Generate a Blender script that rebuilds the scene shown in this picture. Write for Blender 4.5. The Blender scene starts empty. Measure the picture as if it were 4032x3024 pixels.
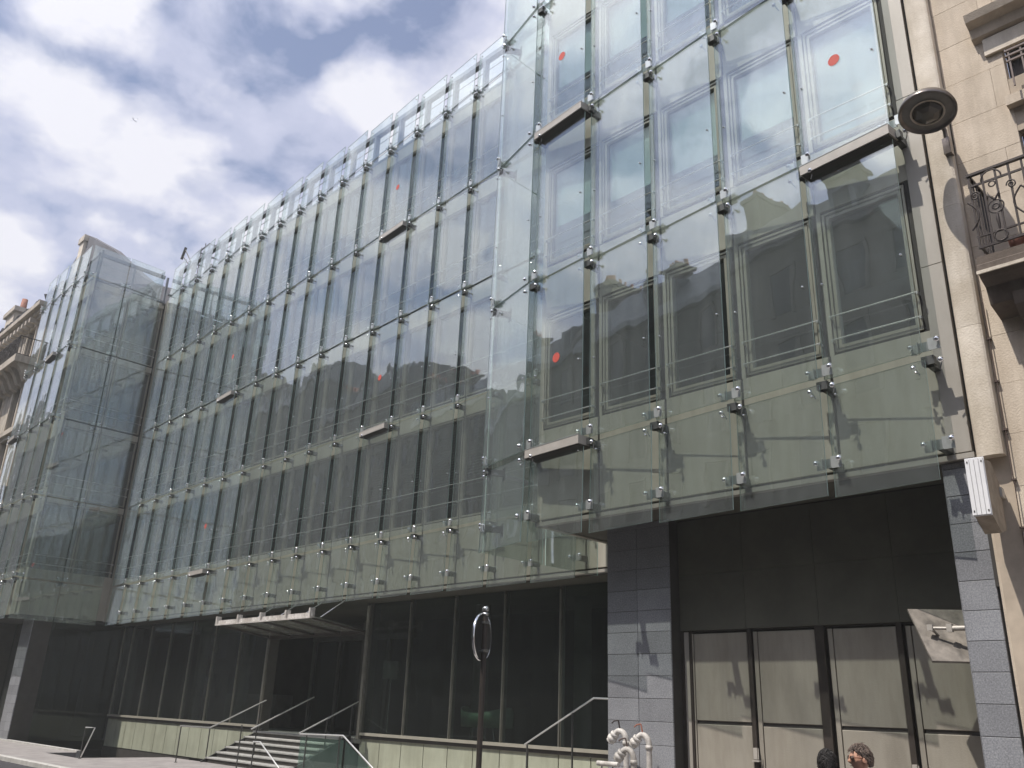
import bpy, bmesh, math, random
from mathutils import Vector, Matrix, noise
random.seed(7)
R = math.radians
S = bpy.context.scene
COL = S.collection

# ------------------------------------------------------------------ camera
# metres; the camera stands at the origin of the street, 1.75 m above the pavement (z = -1.75)
cam_d = bpy.data.cameras.new('camera'); cam = bpy.data.objects.new('camera', cam_d); COL.objects.link(cam)
S.camera = cam
yaw, pitch, roll = 0.7965, 0.3615, 0.0375
fwd = Vector((-math.sin(yaw)*math.cos(pitch), math.cos(yaw)*math.cos(pitch), math.sin(pitch)))
r0 = Vector((math.cos(yaw), math.sin(yaw), 0)); u0 = r0.cross(fwd)
rt = math.cos(roll)*r0 + math.sin(roll)*u0; up = -math.sin(roll)*r0 + math.cos(roll)*u0
cam.matrix_world = Matrix(((rt.x, up.x, -fwd.x, 0), (rt.y, up.y, -fwd.y, 0), (rt.z, up.z, -fwd.z, 0), (0, 0, 0, 1)))
cam_d.sensor_width = 36; cam_d.lens = 3401/4032*36; cam_d.clip_start = .05; cam_d.clip_end = 14000
# ------------------------------------------------------------------ sun
SUN_TO = Vector((-.28, -1, 1.95)).normalized()
sun_d = bpy.data.lights.new('sun', 'SUN'); sun = bpy.data.objects.new('sun', sun_d); COL.objects.link(sun)
sun_d.energy = 5.0; sun_d.angle = R(.55); sun_d.color = (1, .94, .86)
sun.rotation_euler = SUN_TO.to_track_quat('Z', 'Y').to_euler()
# ------------------------------------------------------------------ world: sky and clouds
W = bpy.data.worlds.new('World'); S.world = W; W.use_nodes = True
nt = W.node_tree; nt.nodes.clear(); N = nt.nodes.new; LK = nt.links.new
out = N('ShaderNodeOutputWorld'); bg = N('ShaderNodeBackground'); bg.inputs[1].default_value = .10
sky = N('ShaderNodeTexSky'); sky.sky_type = 'NISHITA'; sky.sun_disc = False
sky.sun_elevation = math.asin(SUN_TO.z); sky.sun_rotation = math.atan2(SUN_TO.x, SUN_TO.y)
sky.air_density = 1; sky.dust_density = .6; sky.ozone_density = 1.6
tc = N('ShaderNodeTexCoord'); sep = N('ShaderNodeSeparateXYZ'); LK(tc.outputs['Generated'], sep.inputs[0])
def M(op, a, b=None, c=None):
    n = N('ShaderNodeMath'); n.operation = op
    for i, v in enumerate((a, b, c)):
        if v is None: continue
        if isinstance(v, (int, float)): n.inputs[i].default_value = v
        else: LK(v, n.inputs[i])
    return n.outputs[0]
zz = M('ADD', M('MAXIMUM', sep.outputs[2], 0.0), .22)
cx = N('ShaderNodeCombineXYZ'); LK(M('DIVIDE', sep.outputs[0], zz), cx.inputs[0]); LK(M('DIVIDE', sep.outputs[1], zz), cx.inputs[1])
cx.inputs[2].default_value = 3.7
def noi(scale, det, rough, dist=0, off=0):
    n = N('ShaderNodeTexNoise'); n.inputs['Scale'].default_value = scale; n.inputs['Detail'].default_value = det
    n.inputs['Roughness'].default_value = rough; n.inputs['Distortion'].default_value = dist
    mp = N('ShaderNodeMapping'); mp.inputs['Location'].default_value = (off, off*.7, off*.3)
    LK(cx.outputs[0], mp.inputs[0]); LK(mp.outputs[0], n.inputs[0]); return n.outputs[0]
def ramp(v, stops):
    r = N('ShaderNodeValToRGB'); e = r.color_ramp.elements
    while len(e) < len(stops): e.new(.5)
    for i, (p, c) in enumerate(stops): e[i].position = p; e[i].color = (c, c, c, 1) if isinstance(c, (int, float)) else (*c, 1)
    LK(v, r.inputs[0]); return r.outputs[0]
def vor(scale, off):
    n = N('ShaderNodeTexVoronoi'); n.inputs['Scale'].default_value = scale; n.feature = 'SMOOTH_F1'; n.inputs['Smoothness'].default_value = .6
    mp = N('ShaderNodeMapping'); mp.inputs['Location'].default_value = (off, off*.4, 0)
    wob = N('ShaderNodeTexNoise'); wob.inputs['Scale'].default_value = 8; wob.inputs['Detail'].default_value = 4
    LK(cx.outputs[0], wob.inputs[0])
    mx = N('ShaderNodeMix'); mx.data_type = 'VECTOR'; mx.inputs[0].default_value = .16
    LK(cx.outputs[0], mx.inputs[4]); LK(wob.outputs[1], mx.inputs[5])
    LK(mx.outputs[1], mp.inputs[0]); LK(mp.outputs[0], n.inputs[0]); return n.outputs[0]
f1 = noi(8.5, 9, .58, .25, 1.3)
f2 = noi(2.0, 2, .5, 0, 5.1)
puff = M('SUBTRACT', .62, vor(7.4, 2.2))
dens = M('ADD', M('ADD', M('MULTIPLY', f1, .50), M('MULTIPLY', f2, .40)), M('MULTIPLY', puff, .72))
# thinner clouds to open blue overhead, denser low down in the west
low = M('MULTIPLY', M('SUBTRACT', .62, sep.outputs[2]), .34)
dens = M('ADD', dens, low)
cov = ramp(dens, [(.38, .18), (.50, .80), (.62, 1.0)])
shade = ramp(M('ADD', M('MULTIPLY', noi(7, 7, .58, .2, 9.2), .75), M('MULTIPLY', puff, .8)), [(.40, (6.2, 6.5, 8.3)), (.64, (9.1, 9.1, 9.9))])
dt = N('ShaderNodeVectorMath'); dt.operation = 'DOT_PRODUCT'; LK(tc.outputs['Generated'], dt.inputs[0]); dt.inputs[1].default_value = SUN_TO
fwdsc = M('ADD', 1.0, M('MULTIPLY', M('POWER', M('MAXIMUM', dt.outputs['Value'], 0.0), 7.0), 2.6))
sc_ = N('ShaderNodeVectorMath'); sc_.operation = 'SCALE'; LK(shade, sc_.inputs[0]); LK(fwdsc, sc_.inputs['Scale']); shade = sc_.outputs[0]
mix = N('ShaderNodeMix'); mix.data_type = 'RGBA'
LK(cov, mix.inputs[0])
tint = N('ShaderNodeMix'); tint.data_type = 'RGBA'; tint.blend_type = 'MULTIPLY'; tint.inputs[0].default_value = 1
LK(sky.outputs[0], tint.inputs[6]); tint.inputs[7].default_value = (1.25, 1.22, 1.32, 1)
LK(tint.outputs[2], mix.inputs[6]); LK(shade, mix.inputs[7])
LK(mix.outputs[2], bg.inputs[0]); LK(bg.outputs[0], out.inputs[0])
# ------------------------------------------------------------------ exposure
S.view_settings.view_transform = 'Standard'; S.view_settings.look = 'None'
S.view_settings.exposure = 0.0; S.view_settings.gamma = 1
S.view_settings.use_curve_mapping = False
S.render.engine = 'CYCLES'
S.cycles.transparent_max_bounces = 32; S.cycles.max_bounces = 10; S.cycles.glossy_bounces = 6
S.cycles.caustics_reflective = False; S.cycles.caustics_refractive = False
S.cycles.use_denoising = True

# ================================================================== materials
MAT = {}
def mat(name, col, rough=.6, metal=0, var=.08, vscale=3, bump=0, bscale=40, spec=.5, coat=0, streak=0, var2=None, stain=0):
    m = bpy.data.materials.new(name); m.use_nodes = True; t = m.node_tree
    b = t.nodes['Principled BSDF']
    b.inputs['Roughness'].default_value = rough; b.inputs['Metallic'].default_value = metal
    b.inputs['Specular IOR Level'].default_value = spec; b.inputs['Coat Weight'].default_value = coat
    g = t.nodes.new('ShaderNodeNewGeometry')
    oi = t.nodes.new('ShaderNodeObjectInfo')
    n = t.nodes.new('ShaderNodeTexNoise'); n.inputs['Scale'].default_value = vscale; n.inputs['Detail'].default_value = 6
    n.inputs['Roughness'].default_value = .6
    vec = g.outputs['Position']
    if streak:
        mp = t.nodes.new('ShaderNodeMapping'); mp.inputs['Scale'].default_value = (1, 1, streak); t.links.new(vec, mp.inputs[0]); vec = mp.outputs[0]
    t.links.new(vec, n.inputs['Vector'])
    r = t.nodes.new('ShaderNodeValToRGB'); e = r.color_ramp.elements
    c2 = var2 if var2 else tuple(c*(1-var*2.2) for c in col)
    e[0].position = .35; e[1].position = .66
    e[0].color = (*c2, 1); e[1].color = (*[min(1, c*(1+var)) for c in col], 1)
    t.links.new(n.outputs[0], r.inputs[0])
    hs = t.nodes.new('ShaderNodeHueSaturation')       # each piece slightly different
    mr = t.nodes.new('ShaderNodeMapRange'); mr.inputs['To Min'].default_value = 1-var*.9; mr.inputs['To Max'].default_value = 1+var*.9
    t.links.new(oi.outputs['Random'], mr.inputs[0]); t.links.new(mr.outputs[0], hs.inputs['Value'])
    t.links.new(r.outputs[0], hs.inputs['Color']); fin = hs.outputs[0]
    if stain:                                          # run-down grime with a shape of its own
        ms = t.nodes.new('ShaderNodeMapping'); ms.inputs['Scale'].default_value = (2.6, 2.6, .42); t.links.new(g.outputs['Position'], ms.inputs[0])
        ns = t.nodes.new('ShaderNodeTexNoise'); ns.inputs['Scale'].default_value = 1.3; ns.inputs['Detail'].default_value = 7; ns.inputs['Roughness'].default_value = .68
        t.links.new(ms.outputs[0], ns.inputs['Vector'])
        rs = t.nodes.new('ShaderNodeValToRGB'); q = rs.color_ramp.elements; q[0].position = .36; q[1].position = .58
        q[0].color = (1-stain, 1-stain*1.06, 1-stain*1.15, 1); q[1].color = (1, 1, 1, 1); t.links.new(ns.outputs[0], rs.inputs[0])
        mm = t.nodes.new('ShaderNodeMix'); mm.data_type = 'RGBA'; mm.blend_type = 'MULTIPLY'; mm.inputs[0].default_value = 1
        t.links.new(fin, mm.inputs[6]); t.links.new(rs.outputs[0], mm.inputs[7]); fin = mm.outputs[2]
    t.links.new(fin, b.inputs['Base Color'])
    if bump:
        n2 = t.nodes.new('ShaderNodeTexNoise'); n2.inputs['Scale'].default_value = bscale; n2.inputs['Detail'].default_value = 4
        t.links.new(g.outputs['Position'], n2.inputs['Vector'])
        bp = t.nodes.new('ShaderNodeBump'); bp.inputs['Strength'].default_value = bump; bp.inputs['Distance'].default_value = .01
        t.links.new(n2.outputs[0], bp.inputs['Height']); t.links.new(bp.outputs[0], b.inputs['Normal'])
    MAT[name] = m; return m
mat('panel_olive', (.50, .475, .40), .42, .15, .05, 1.2, .15, 60, streak=.25, stain=.14)
mat('panel_grey', (.42, .395, .35), .45, .1, .03, 1.0, .1, 60, stain=.1)
mat('frame_olive', (.41, .39, .325), .4, .2, .04, 4)
mat('frame_lobby', (.42, .41, .36), .35, .85, .06, 4)
mat('frame_dark', (.12, .118, .10), .4, .2, .06, 4)
mat('joint_dark', (.05, .045, .04), .7, 0, .1)
mat('box_grey', (.46, .43, .385), .45, .1, .05, 5)
mat('bracket_dark', (.10, .105, .10), .45, .5, .1, 8)
mat('bracket_mid', (.26, .29, .28), .35, .5, .05, 8)
mat('bracket_light', (.55, .58, .56), .3, .6, .05, 8)
mat('chrome', (.8, .81, .82), .12, 1, .03)
mat('steel', (.62, .63, .62), .25, .9, .06, 10)
mat('steel_dark', (.10, .10, .095), .45, .6, .1)
mat('rail_light', (.72, .72, .7), .3, .55, .04, 10)
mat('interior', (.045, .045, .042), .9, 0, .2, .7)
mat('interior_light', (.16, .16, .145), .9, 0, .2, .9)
mat('blind_cyan', (.80, .92, .90), .8, 0, .06, .8)
mat('slat', (.20, .215, .20), .5, .3, .08, 5)
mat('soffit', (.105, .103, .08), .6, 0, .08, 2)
mat('garage', (.34, .315, .265), .5, .05, .07, 2.2, .2, 50, streak=.35, stain=.16)
mat('post_dark', (.055, .045, .038), .5, .2, .1)
mat('red_dot', (.55, .085, .06), .7, 0, .06)
mat('stone', (.64, .555, .45), .85, 0, .05, 1.4, .5, 45, var2=(.55, .465, .365), stain=.22)
mat('stone_joint', (.50, .42, .33), .9)
mat('stone_pale', (.70, .635, .54), .8, 0, .06, 2.2, .5, 40, var2=(.58, .51, .41), stain=.2)
mat('stone_left', (.56, .50, .42), .85, 0, .1, 1.2, .4, 30, stain=.3)
mat('slate', (.10, .10, .105), .6, 0, .2, 3, .3, 20)
mat('zinc', (.22, .235, .25), .45, .4, .1, 2)
mat('terracotta', (.36, .15, .10), .8, 0, .12, 6)
mat('iron', (.045, .035, .032), .45, .3, .1, 20, spec=.4)
mat('iron_brown', (.10, .07, .06), .5, .2, .1, 20)
mat('white_paint', (.62, .595, .56), .55, 0, .12, 14, .2, 40, stain=.35)
mat('sign_white', (.86, .86, .86), .3, 0, .02, 8)
mat('sign_side', (.27, .225, .175), .55, 0, .16, 6, .2, 30)
mat('lamp_metal', (.20, .175, .16), .28, .75, .1, 8)
mat('lamp_inner', (.20, .19, .175), .5, .1, .1, 8)
mat('lamp_glass', (.09, .075, .06), .12, 0, .1, 3)
mat('asphalt', (.06, .056, .062), .9, 0, .2, 8, .6, 80)
mat('pavement', (.28, .26, .25), .85, 0, .1, 2.5, .3, 60)
mat('kerb', (.48, .47, .44), .8, 0, .08, 4, .3, 60)
mat('step', (.36, .36, .34), .7, 0, .08, 6, .3, 60)
mat('base_green', (.42, .44, .34), .3, 0, .05, 1.5, stain=.18)
mat('wood_black', (.03, .03, .03), .6)
mat('chair_green', (.17, .27, .19), .5, 0, .1, 5)
mat('shade_grey', (.20, .20, .18), .8, 0, .1)
mat('skin', (.56, .31, .215), .5, 0, .08, 14, .1, 80)
mat('hair_brown', (.10, .065, .05), .65, 0, .35, 90, .8, 140, var2=(.035, .025, .02))
mat('hair_grey', (.20, .15, .12), .6, 0, .3, 70, .8, 120, var2=(.06, .04, .032))
mat('hair_black', (.016, .013, .012), .55, 0, .3, 90, .8, 140)
mat('cloth_blue', (.05, .08, .16), .85, 0, .1, 12)
mat('cloth_grey', (.10, .10, .11), .85, 0, .1, 12)
mat('glasses', (.10, .03, .015), .2)
mat('plaster_dark', (.11, .115, .105), .85, 0, .1, .5)
mat('plaster_mid', (.17, .165, .145), .85, 0, .1, .5)
mat('gable', (.13, .13, .145), .9, 0, .1, .6, streak=.3)
mat('panel_scuffed', (.24, .215, .185), .6, 0, .24, 5, .3, 30, streak=.4)
mat('brass', (.8, .55, .1), .25, 1)
mat('window_far', (.03, .035, .04), .08, 0, .05)
mat('granite_dark', (.06, .065, .075), .4, 0, .1)
# granite: speckled
def granite():
    m = bpy.data.materials.new('granite'); m.use_nodes = True; t = m.node_tree; b = t.nodes['Principled BSDF']
    g = t.nodes.new('ShaderNodeNewGeometry'); b.inputs['Roughness'].default_value = .5
    n = t.nodes.new('ShaderNodeTexNoise'); n.inputs['Scale'].default_value = 55; n.inputs['Detail'].default_value = 3; n.inputs['Roughness'].default_value = .8
    n2 = t.nodes.new('ShaderNodeTexNoise'); n2.inputs['Scale'].default_value = 3; n2.inputs['Detail'].default_value = 5
    t.links.new(g.outputs['Position'], n.inputs['Vector']); t.links.new(g.outputs['Position'], n2.inputs['Vector'])
    r = t.nodes.new('ShaderNodeValToRGB'); e = r.color_ramp.elements; e[0].position = .33; e[1].position = .68
    e[0].color = (.20, .205, .225, 1); e[1].color = (.45, .455, .475, 1); e.new(.5).color = (.31, .32, .34, 1)
    t.links.new(n.outputs[0], r.inputs[0])
    mx = t.nodes.new('ShaderNodeMix'); mx.data_type = 'RGBA'; mx.blend_type = 'MULTIPLY'; mx.inputs[0].default_value = .35
    oi = t.nodes.new('ShaderNodeObjectInfo'); mr = t.nodes.new('ShaderNodeMapRange'); mr.inputs['To Min'].default_value = .80; mr.inputs['To Max'].default_value = 1.12
    t.links.new(oi.outputs['Random'], mr.inputs[0])
    t.links.new(r.outputs[0], mx.inputs[6]); t.links.new(n2.outputs[0], mx.inputs[7])
    hs = t.nodes.new('ShaderNodeHueSaturation'); t.links.new(mr.outputs[0], hs.inputs['Value']); t.links.new(mx.outputs[2], hs.inputs['Color'])
    t.links.new(hs.outputs[0], b.inputs['Base Color']); MAT['granite'] = m
granite()
# thin sheet glass: tinted pass-through, fresnel mirror, a film of dust with run-down streaks
def glass(name, tint, f0=.05, dust=.05, wave=.35, dustcol=(.75, .8, .8), gloss=(.95, .98, 1)):
    m = bpy.data.materials.new(name); m.use_nodes = True; t = m.node_tree; t.nodes.clear(); n = t.nodes.new; l = t.links.new
    o = n('ShaderNodeOutputMaterial'); tr = n('ShaderNodeBsdfTransparent'); tr.inputs[0].default_value = (*tint, 1)
    gl = n('ShaderNodeBsdfGlossy'); gl.inputs['Roughness'].default_value = .012; gl.inputs[0].default_value = (*gloss, 1)
    g = n('ShaderNodeNewGeometry')      # Schlick, the same from both sides of the thin sheet
    vd = n('ShaderNodeVectorMath'); vd.operation = 'DOT_PRODUCT'; l(g.outputs['Incoming'], vd.inputs[0]); l(g.outputs['Normal'], vd.inputs[1])
    ab = n('ShaderNodeMath'); ab.operation = 'ABSOLUTE'; l(vd.outputs['Value'], ab.inputs[0])
    om = n('ShaderNodeMath'); om.operation = 'SUBTRACT'; om.inputs[0].default_value = 1; l(ab.outputs[0], om.inputs[1])
    pw = n('ShaderNodeMath'); pw.operation = 'POWER'; pw.inputs[1].default_value = 5; l(om.outputs[0], pw.inputs[0])
    mu = n('ShaderNodeMath'); mu.operation = 'MULTIPLY_ADD'; mu.inputs[1].default_value = 1-f0; mu.inputs[2].default_value = f0; mu.use_clamp = True
    l(pw.outputs[0], mu.inputs[0])
    mp = n('ShaderNodeMapping'); mp.inputs['Scale'].default_value = (1, 1, .6); l(g.outputs['Position'], mp.inputs[0])
    no = n('ShaderNodeTexNoise'); no.inputs['Scale'].default_value = 1.1; no.inputs['Detail'].default_value = 1.5; l(mp.outputs[0], no.inputs[0])
    bp = n('ShaderNodeBump'); bp.inputs['Strength'].default_value = wave; bp.inputs['Distance'].default_value = .02; l(no.outputs[0], bp.inputs['Height'])
    l(bp.outputs[0], gl.inputs['Normal'])
    m1 = n('ShaderNodeMixShader'); l(mu.outputs[0], m1.inputs[0]); l(tr.outputs[0], m1.inputs[1]); l(gl.outputs[0], m1.inputs[2])
    df = n('ShaderNodeBsdfDiffuse'); df.inputs[0].default_value = (*dustcol, 1)
    mp2 = n('ShaderNodeMapping'); mp2.inputs['Scale'].default_value = (5, 5, .45); l(g.outputs['Position'], mp2.inputs[0])
    n3 = n('ShaderNodeTexNoise'); n3.inputs['Scale'].default_value = 1; n3.inputs['Detail'].default_value = 5; l(mp2.outputs[0], n3.inputs[0])
    mr = n('ShaderNodeMapRange'); mr.inputs['From Min'].default_value = .3; mr.inputs['From Max'].default_value = .75
    mr.inputs['To Min'].default_value = dust*.7; mr.inputs['To Max'].default_value = dust*1.4; l(n3.outputs[0], mr.inputs[0])
    m2 = n('ShaderNodeMixShader'); l(mr.outputs[0], m2.inputs[0]); l(m1.outputs[0], m2.inputs[1]); l(df.outputs[0], m2.inputs[2])
    l(m2.outputs[0], o.inputs[0]); MAT[name] = m
glass('glass_skin', (.912, .95, .928), .18, .035, .30)
glass('glass_window', (.82, .87, .86), .10, .008, .2)
glass('glass_lobby', (.62, .68, .64), .03, .008, .15)
glass('glass_green', (.74, .84, .79), .05, .06, .1, (.3, .45, .4))
glass('glass_canopy', (.70, .73, .69), .05, .22, .1, (.42, .42, .38))
mat('glass_edge', (.45, .60, .54), .25, 0, .03)

# ================================================================== mesh helpers
class MB:
    def __init__(s): s.v = []; s.f = []; s.mi = []; s.ms = []; s.cur = 0; s.sm = []
    def use(s, name):
        if name not in s.ms: s.ms.append(name)
        s.cur = s.ms.index(name); return s
    def add(s, vs, fs, smooth=False):
        o = len(s.v); s.v += [tuple(v) for v in vs]
        for f in fs: s.f.append([i+o for i in f]); s.mi.append(s.cur); s.sm.append(smooth)
    def box(s, x0, x1, y0, y1, z0, z1, M=None):
        vs = [Vector((x, y, z)) for x in (x0, x1) for y in (y0, y1) for z in (z0, z1)]
        if M: vs = [M @ v for v in vs]
        s.add(vs, [(0, 1, 3, 2), (4, 6, 7, 5), (0, 4, 5, 1), (2, 3, 7, 6), (0, 2, 6, 4), (1, 5, 7, 3)]); return s
    def bev(s, x0, x1, y0, y1, z0, z1, b=.008):
        # box whose front (-y) face has a chamfered rim
        vs = [(x0, y1, z0), (x1, y1, z0), (x1, y1, z1), (x0, y1, z1), (x0, y0+b, z0), (x1, y0+b, z0), (x1, y0+b, z1), (x0, y0+b, z1),
              (x0+b, y0, z0+b), (x1-b, y0, z0+b), (x1-b, y0, z1-b), (x0+b, y0, z1-b)]
        s.add(vs, [(0, 3, 2, 1), (0, 1, 5, 4), (1, 2, 6, 5), (2, 3, 7, 6), (3, 0, 4, 7), (4, 5, 9, 8), (5, 6, 10, 9), (6, 7, 11, 10), (7, 4, 8, 11), (8, 9, 10, 11)]); return s
    def tube(s, pts, r, n=8, cap=True):
        pts = [Vector(p) for p in pts]; rs = r if isinstance(r, (list, tuple)) else [r]*len(pts)
        rings = []; pn = None
        for i, p in enumerate(pts):
            d = (pts[min(i+1, len(pts)-1)]-pts[max(i-1, 0)]).normalized()
            a = Vector((0, 0, 1)) if abs(d.z) < .9 else Vector((1, 0, 0))
            if pn is not None: a = pn
            n1 = (a - d*a.dot(d)).normalized(); pn = n1; n2 = d.cross(n1)
            rings.append([p + rs[i]*(math.cos(t)*n1+math.sin(t)*n2) for t in [2*math.pi*k/n for k in range(n)]])
        vs = [v for g in rings for v in g]; fs = []
        for i in range(len(pts)-1):
            for k in range(n): a = i*n+k; b = i*n+(k+1) % n; fs.append((a, b, b+n, a+n))
        s.add(vs, fs, True)
        if cap: s.add(rings[0], [tuple(range(n))[::-1]]); s.add(rings[-1], [tuple(range(n))])
        return s
    def lathe(s, prof, n=24, M=None, smooth=True):
        vs = []; fs = []
        for (r, z) in prof:
            for k in range(n):
                t = 2*math.pi*k/n; v = Vector((r*math.cos(t), r*math.sin(t), z)); vs.append(M @ v if M else v)
        for i in range(len(prof)-1):
            for k in range(n): a = i*n+k; b = i*n+(k+1) % n; fs.append((a, b, b+n, a+n))
        s.add(vs, fs, smooth); return s
    def prism(s, poly, y0, y1, axis='y'):
        n = len(poly)
        def P(a, b, y): return {'y': (a, y, b), 'x': (y, a, b), 'z': (a, b, y)}[axis]
        vs = [P(a, b, y0) for a, b in poly]+[P(a, b, y1) for a, b in poly]
        s.add(vs, [tuple(range(n)), tuple(range(2*n-1, n-1, -1))]+[(i, i+n, (i+1) % n+n, (i+1) % n) for i in range(n)]); return s
    def mesh(s, name, m=None):
        me = bpy.data.meshes.new(name); me.from_pydata(s.v, [], s.f)
        for nm in (s.ms or [m]): me.materials.append(MAT[nm])
        me.polygons.foreach_set('material_index', s.mi if s.ms else [0]*len(s.f))
        me.polygons.foreach_set('use_smooth', s.sm); me.update()
        bm = bmesh.new(); bm.from_mesh(me); bmesh.ops.recalc_face_normals(bm, faces=bm.faces); bm.to_mesh(me); bm.free()
        return me
def obj(name, me, parent=None, loc=(0, 0, 0), rot=(0, 0, 0), kind=None, label=None):
    if isinstance(me, tuple): me = me[0].mesh(name, me[1])
    elif isinstance(me, MB): me = me.mesh(name)
    o = bpy.data.objects.new(name, me); COL.objects.link(o); o.location = loc; o.rotation_euler = rot
    if parent: o.parent = parent
    if kind: o['kind'] = kind
    if label: o['label'] = label
    return o
def tag(o, label, cat, group=None):
    o['label'] = label; o['category'] = cat
    if group: o['group'] = group
    return o
def thing(name, loc, label, cat, group=None, rotz=0):
    o = bpy.data.objects.new(name, None); COL.objects.link(o); o.location = loc; o.rotation_euler = (0, 0, rotz); o.empty_display_size = .2
    return tag(o, label, cat, group)
def mb(m=None): return MB().use(m) if m else MB()

G = -1.75        # pavement level
# storey lines (bottom edges of the glass rows)
Z = [2.696, 4.303, 7.635, 11.0, 14.34, 17.758, 19.28]
SP = 1.372       # module of the projecting wing
MW = 1.428       # module of the long facade

# ================================================================== ground
g = mb('asphalt'); g.add([(-400, -300, G-.12), (300, -300, G-.12), (300, 9.0, G-.12), (-400, 9.0, G-.12)], [(0, 1, 2, 3)])
obj('road', g, kind='structure')
gr = mb('asphalt'); gr.add([(-700, -700, G-.6), (700, -700, G-.6), (700, 700, G-.6), (-700, 700, G-.6)], [(0, 1, 2, 3)])
obj('ground', gr, kind='structure')
k = mb('kerb')
x = -120.0
while x < 20: k.bev(x+.004, x+.996, 8.95, 9.13, G-.14, G+.002, .012); x += 1.0
obj('kerb', k, kind='structure')
p = mb('pavement')
def slab(poly, z1=G, z0=G-.45): p.prism(poly, z0, z1, 'z')
slab([(-120, 9.13), (20, 9.13), (20, 10.62), (-120, 10.62)])
slab([(-31.3, 10.62), (-120, 10.62), (-120, 11.58), (-31.3, 11.58)])
slab([(20, 10.62), (-28.6, 10.62), (-28.6, 13.46), (20, 13.46)])
slab([(-9.4, 13.46), (-20.2, 13.46), (-20.2, 15.28), (-9.4, 15.28)])
obj('pavement', p, kind='structure')
pk = mb('kerb'); pk.box(-44.5, -31.3, 11.58, 11.75, G-.45, G+.06); obj('well_kerb', pk, kind='structure')
wl = mb('interior'); wl.box(-39, -21.5, 10.62, 15.5, G-2.4, G-2.3); wl.box(-39, -28.6, 11.75, 11.8, G-2.3, G-.45)
obj('light_well_floor', wl, kind='structure')

# ================================================================== glass office building
B = thing('glass_office_building', (-20, 14, G), 'modern office building with staggered clear glass panels hung in front of olive metal wall', 'building')
BI = Matrix.Translation(Vector((20, -14, -G)))
def bobj(name, me, loc=(0, 0, 0), rot=(0, 0, 0), parent=None, kind=None, label=None):
    o = obj(name, me, None, loc, rot, kind, label)
    o.parent = parent or B
    if parent is None: o.matrix_parent_inverse = BI
    return o

def glass_panel_mesh(w, h, t=.016):
    b = mb('glass_skin'); x0, x1, y0, y1, z0, z1 = 0, w, 0, t, 0, h
    vs = [(x0, y0, z0), (x1, y0, z0), (x1, y0, z1), (x0, y0, z1), (x0, y1, z0), (x1, y1, z0), (x1, y1, z1), (x0, y1, z1)]
    b.add(vs, [(0, 1, 2, 3), (4, 7, 6, 5)]); b.use('glass_edge'); b.add(vs, [(0, 4, 5, 1), (1, 5, 6, 2), (2, 6, 7, 3), (3, 7, 4, 0)])
    return b.mesh('glass_panel')
def bolts_mesh(w, h, side=False):
    b = mb('chrome'); ins = .13
    for (bx, bz) in ((.10, h*.42), (w-.10, h*.42)) if h > 2 else ((.12, h-.14), (w-.12, h-.14)):
        A = Matrix.Translation((bx, 0, bz)) @ Matrix.Rotation(math.pi/2, 4, 'X')
        b.lathe([(0, .022), (.010, .02), (.015, .008), (.016, .002), (.016, -.02), (.006, -.022), (.006, -.05), (0, -.05)], 8, A)
    return b.mesh('fixing_bolts')
GC = {}
def gpanel(x, y, z, w, h, rz, rx, bolts=True):
    key = (round(w, 2), round(h, 2))
    if key not in GC: GC[key] = (glass_panel_mesh(*key), bolts_mesh(*key))
    o = bobj('glass_panel', GC[key][0], (x, y, z), (rx, 0, rz))
    if bolts:
        c = obj('fixing_bolts', GC[key][1], kind='stuff'); c.parent = o
    PAN.append((x, y, z, o)); return o
PAN = []
def bracket_mesh(depth, row):
    b = mb('bracket_dark'); d0 = -.09 if row else .0
    b.box(-.035, .035, .07, depth, d0-.045, d0+.045); b.box(-.07, .07, depth-.015, depth, d0-.11, d0+.09)
    if row: b.box(-.06, .06, .05, .15, -.135, -.045)
    b.use('bracket_light')
    zc_ = .06 if row else .0
    b.box(-.155, -.075, .088, .096, zc_-.055, zc_+.055); b.box(.045, .15, -.004, .004, zc_-.07, zc_+.055)
    b.box(-.075, -.068, .03, .096, zc_-.055, zc_+.055); b.box(.038, .045, -.004, .07, zc_-.055, zc_+.055)
    b.use('bracket_mid'); b.box(-.068, .038, .066, .074, zc_-.05, zc_+.05)
    b.use('chrome')
    def st(x, y, z):
        b.tube([(x, y+.03, z), (x, y-.035, z), (x, y-.045, z)], [.010, .012, .030], 10); b.tube([(x, y-.045, z), (x, y-.062, z), (x, y-.07, z)], [.030, .022, .006], 10)
        b.tube([(x, y+.02, z), (x+(.03 if x < 0 else -.03), y+.04, z-.07)], .008, 6)
    st(-.145, .085, zc_+.02); st(.135, .0, zc_+.02)
    if row: st(-.145, .10, -.13); st(.135, .03, -.13)
    b.v = [(x*1.25, y*1.05, z*1.25) for x, y, z in b.v]
    return b.mesh('bracket')
BR = bracket_mesh(.40, True); BRS = bracket_mesh(.40, False)
def bracket(x, y, z, rz=0, row=True): return bobj('bracket', BR if row else BRS, (x, y, z), (0, 0, rz))
def ledge_mesh(w):
    b = mb('box_grey'); b.prism([(0, -.03), (-.13, -.13), (.34, -.15), (.36, .0), (.30, .02)], 0, w, 'x') if False else None
    b.box(0, w, -.085, .17, -.15, .0); b.use('bracket_light'); b.box(0, w, -.09, -.075, .0, .012)
    b.use('joint_dark'); b.box(.02, w-.02, -.06, .25, -.165, -.15)
    return b.mesh('access_ledge')
LED = ledge_mesh(1.36)
def dot_mesh():
    b = mb('red_dot'); A = Matrix.Rotation(math.pi/2, 4, 'X'); b.lathe([(0, .0022), (.092, .0022), (.092, .001), (0, .001)], 28, A, False); return b.mesh('red_disc')
DOT = dot_mesh()

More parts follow.
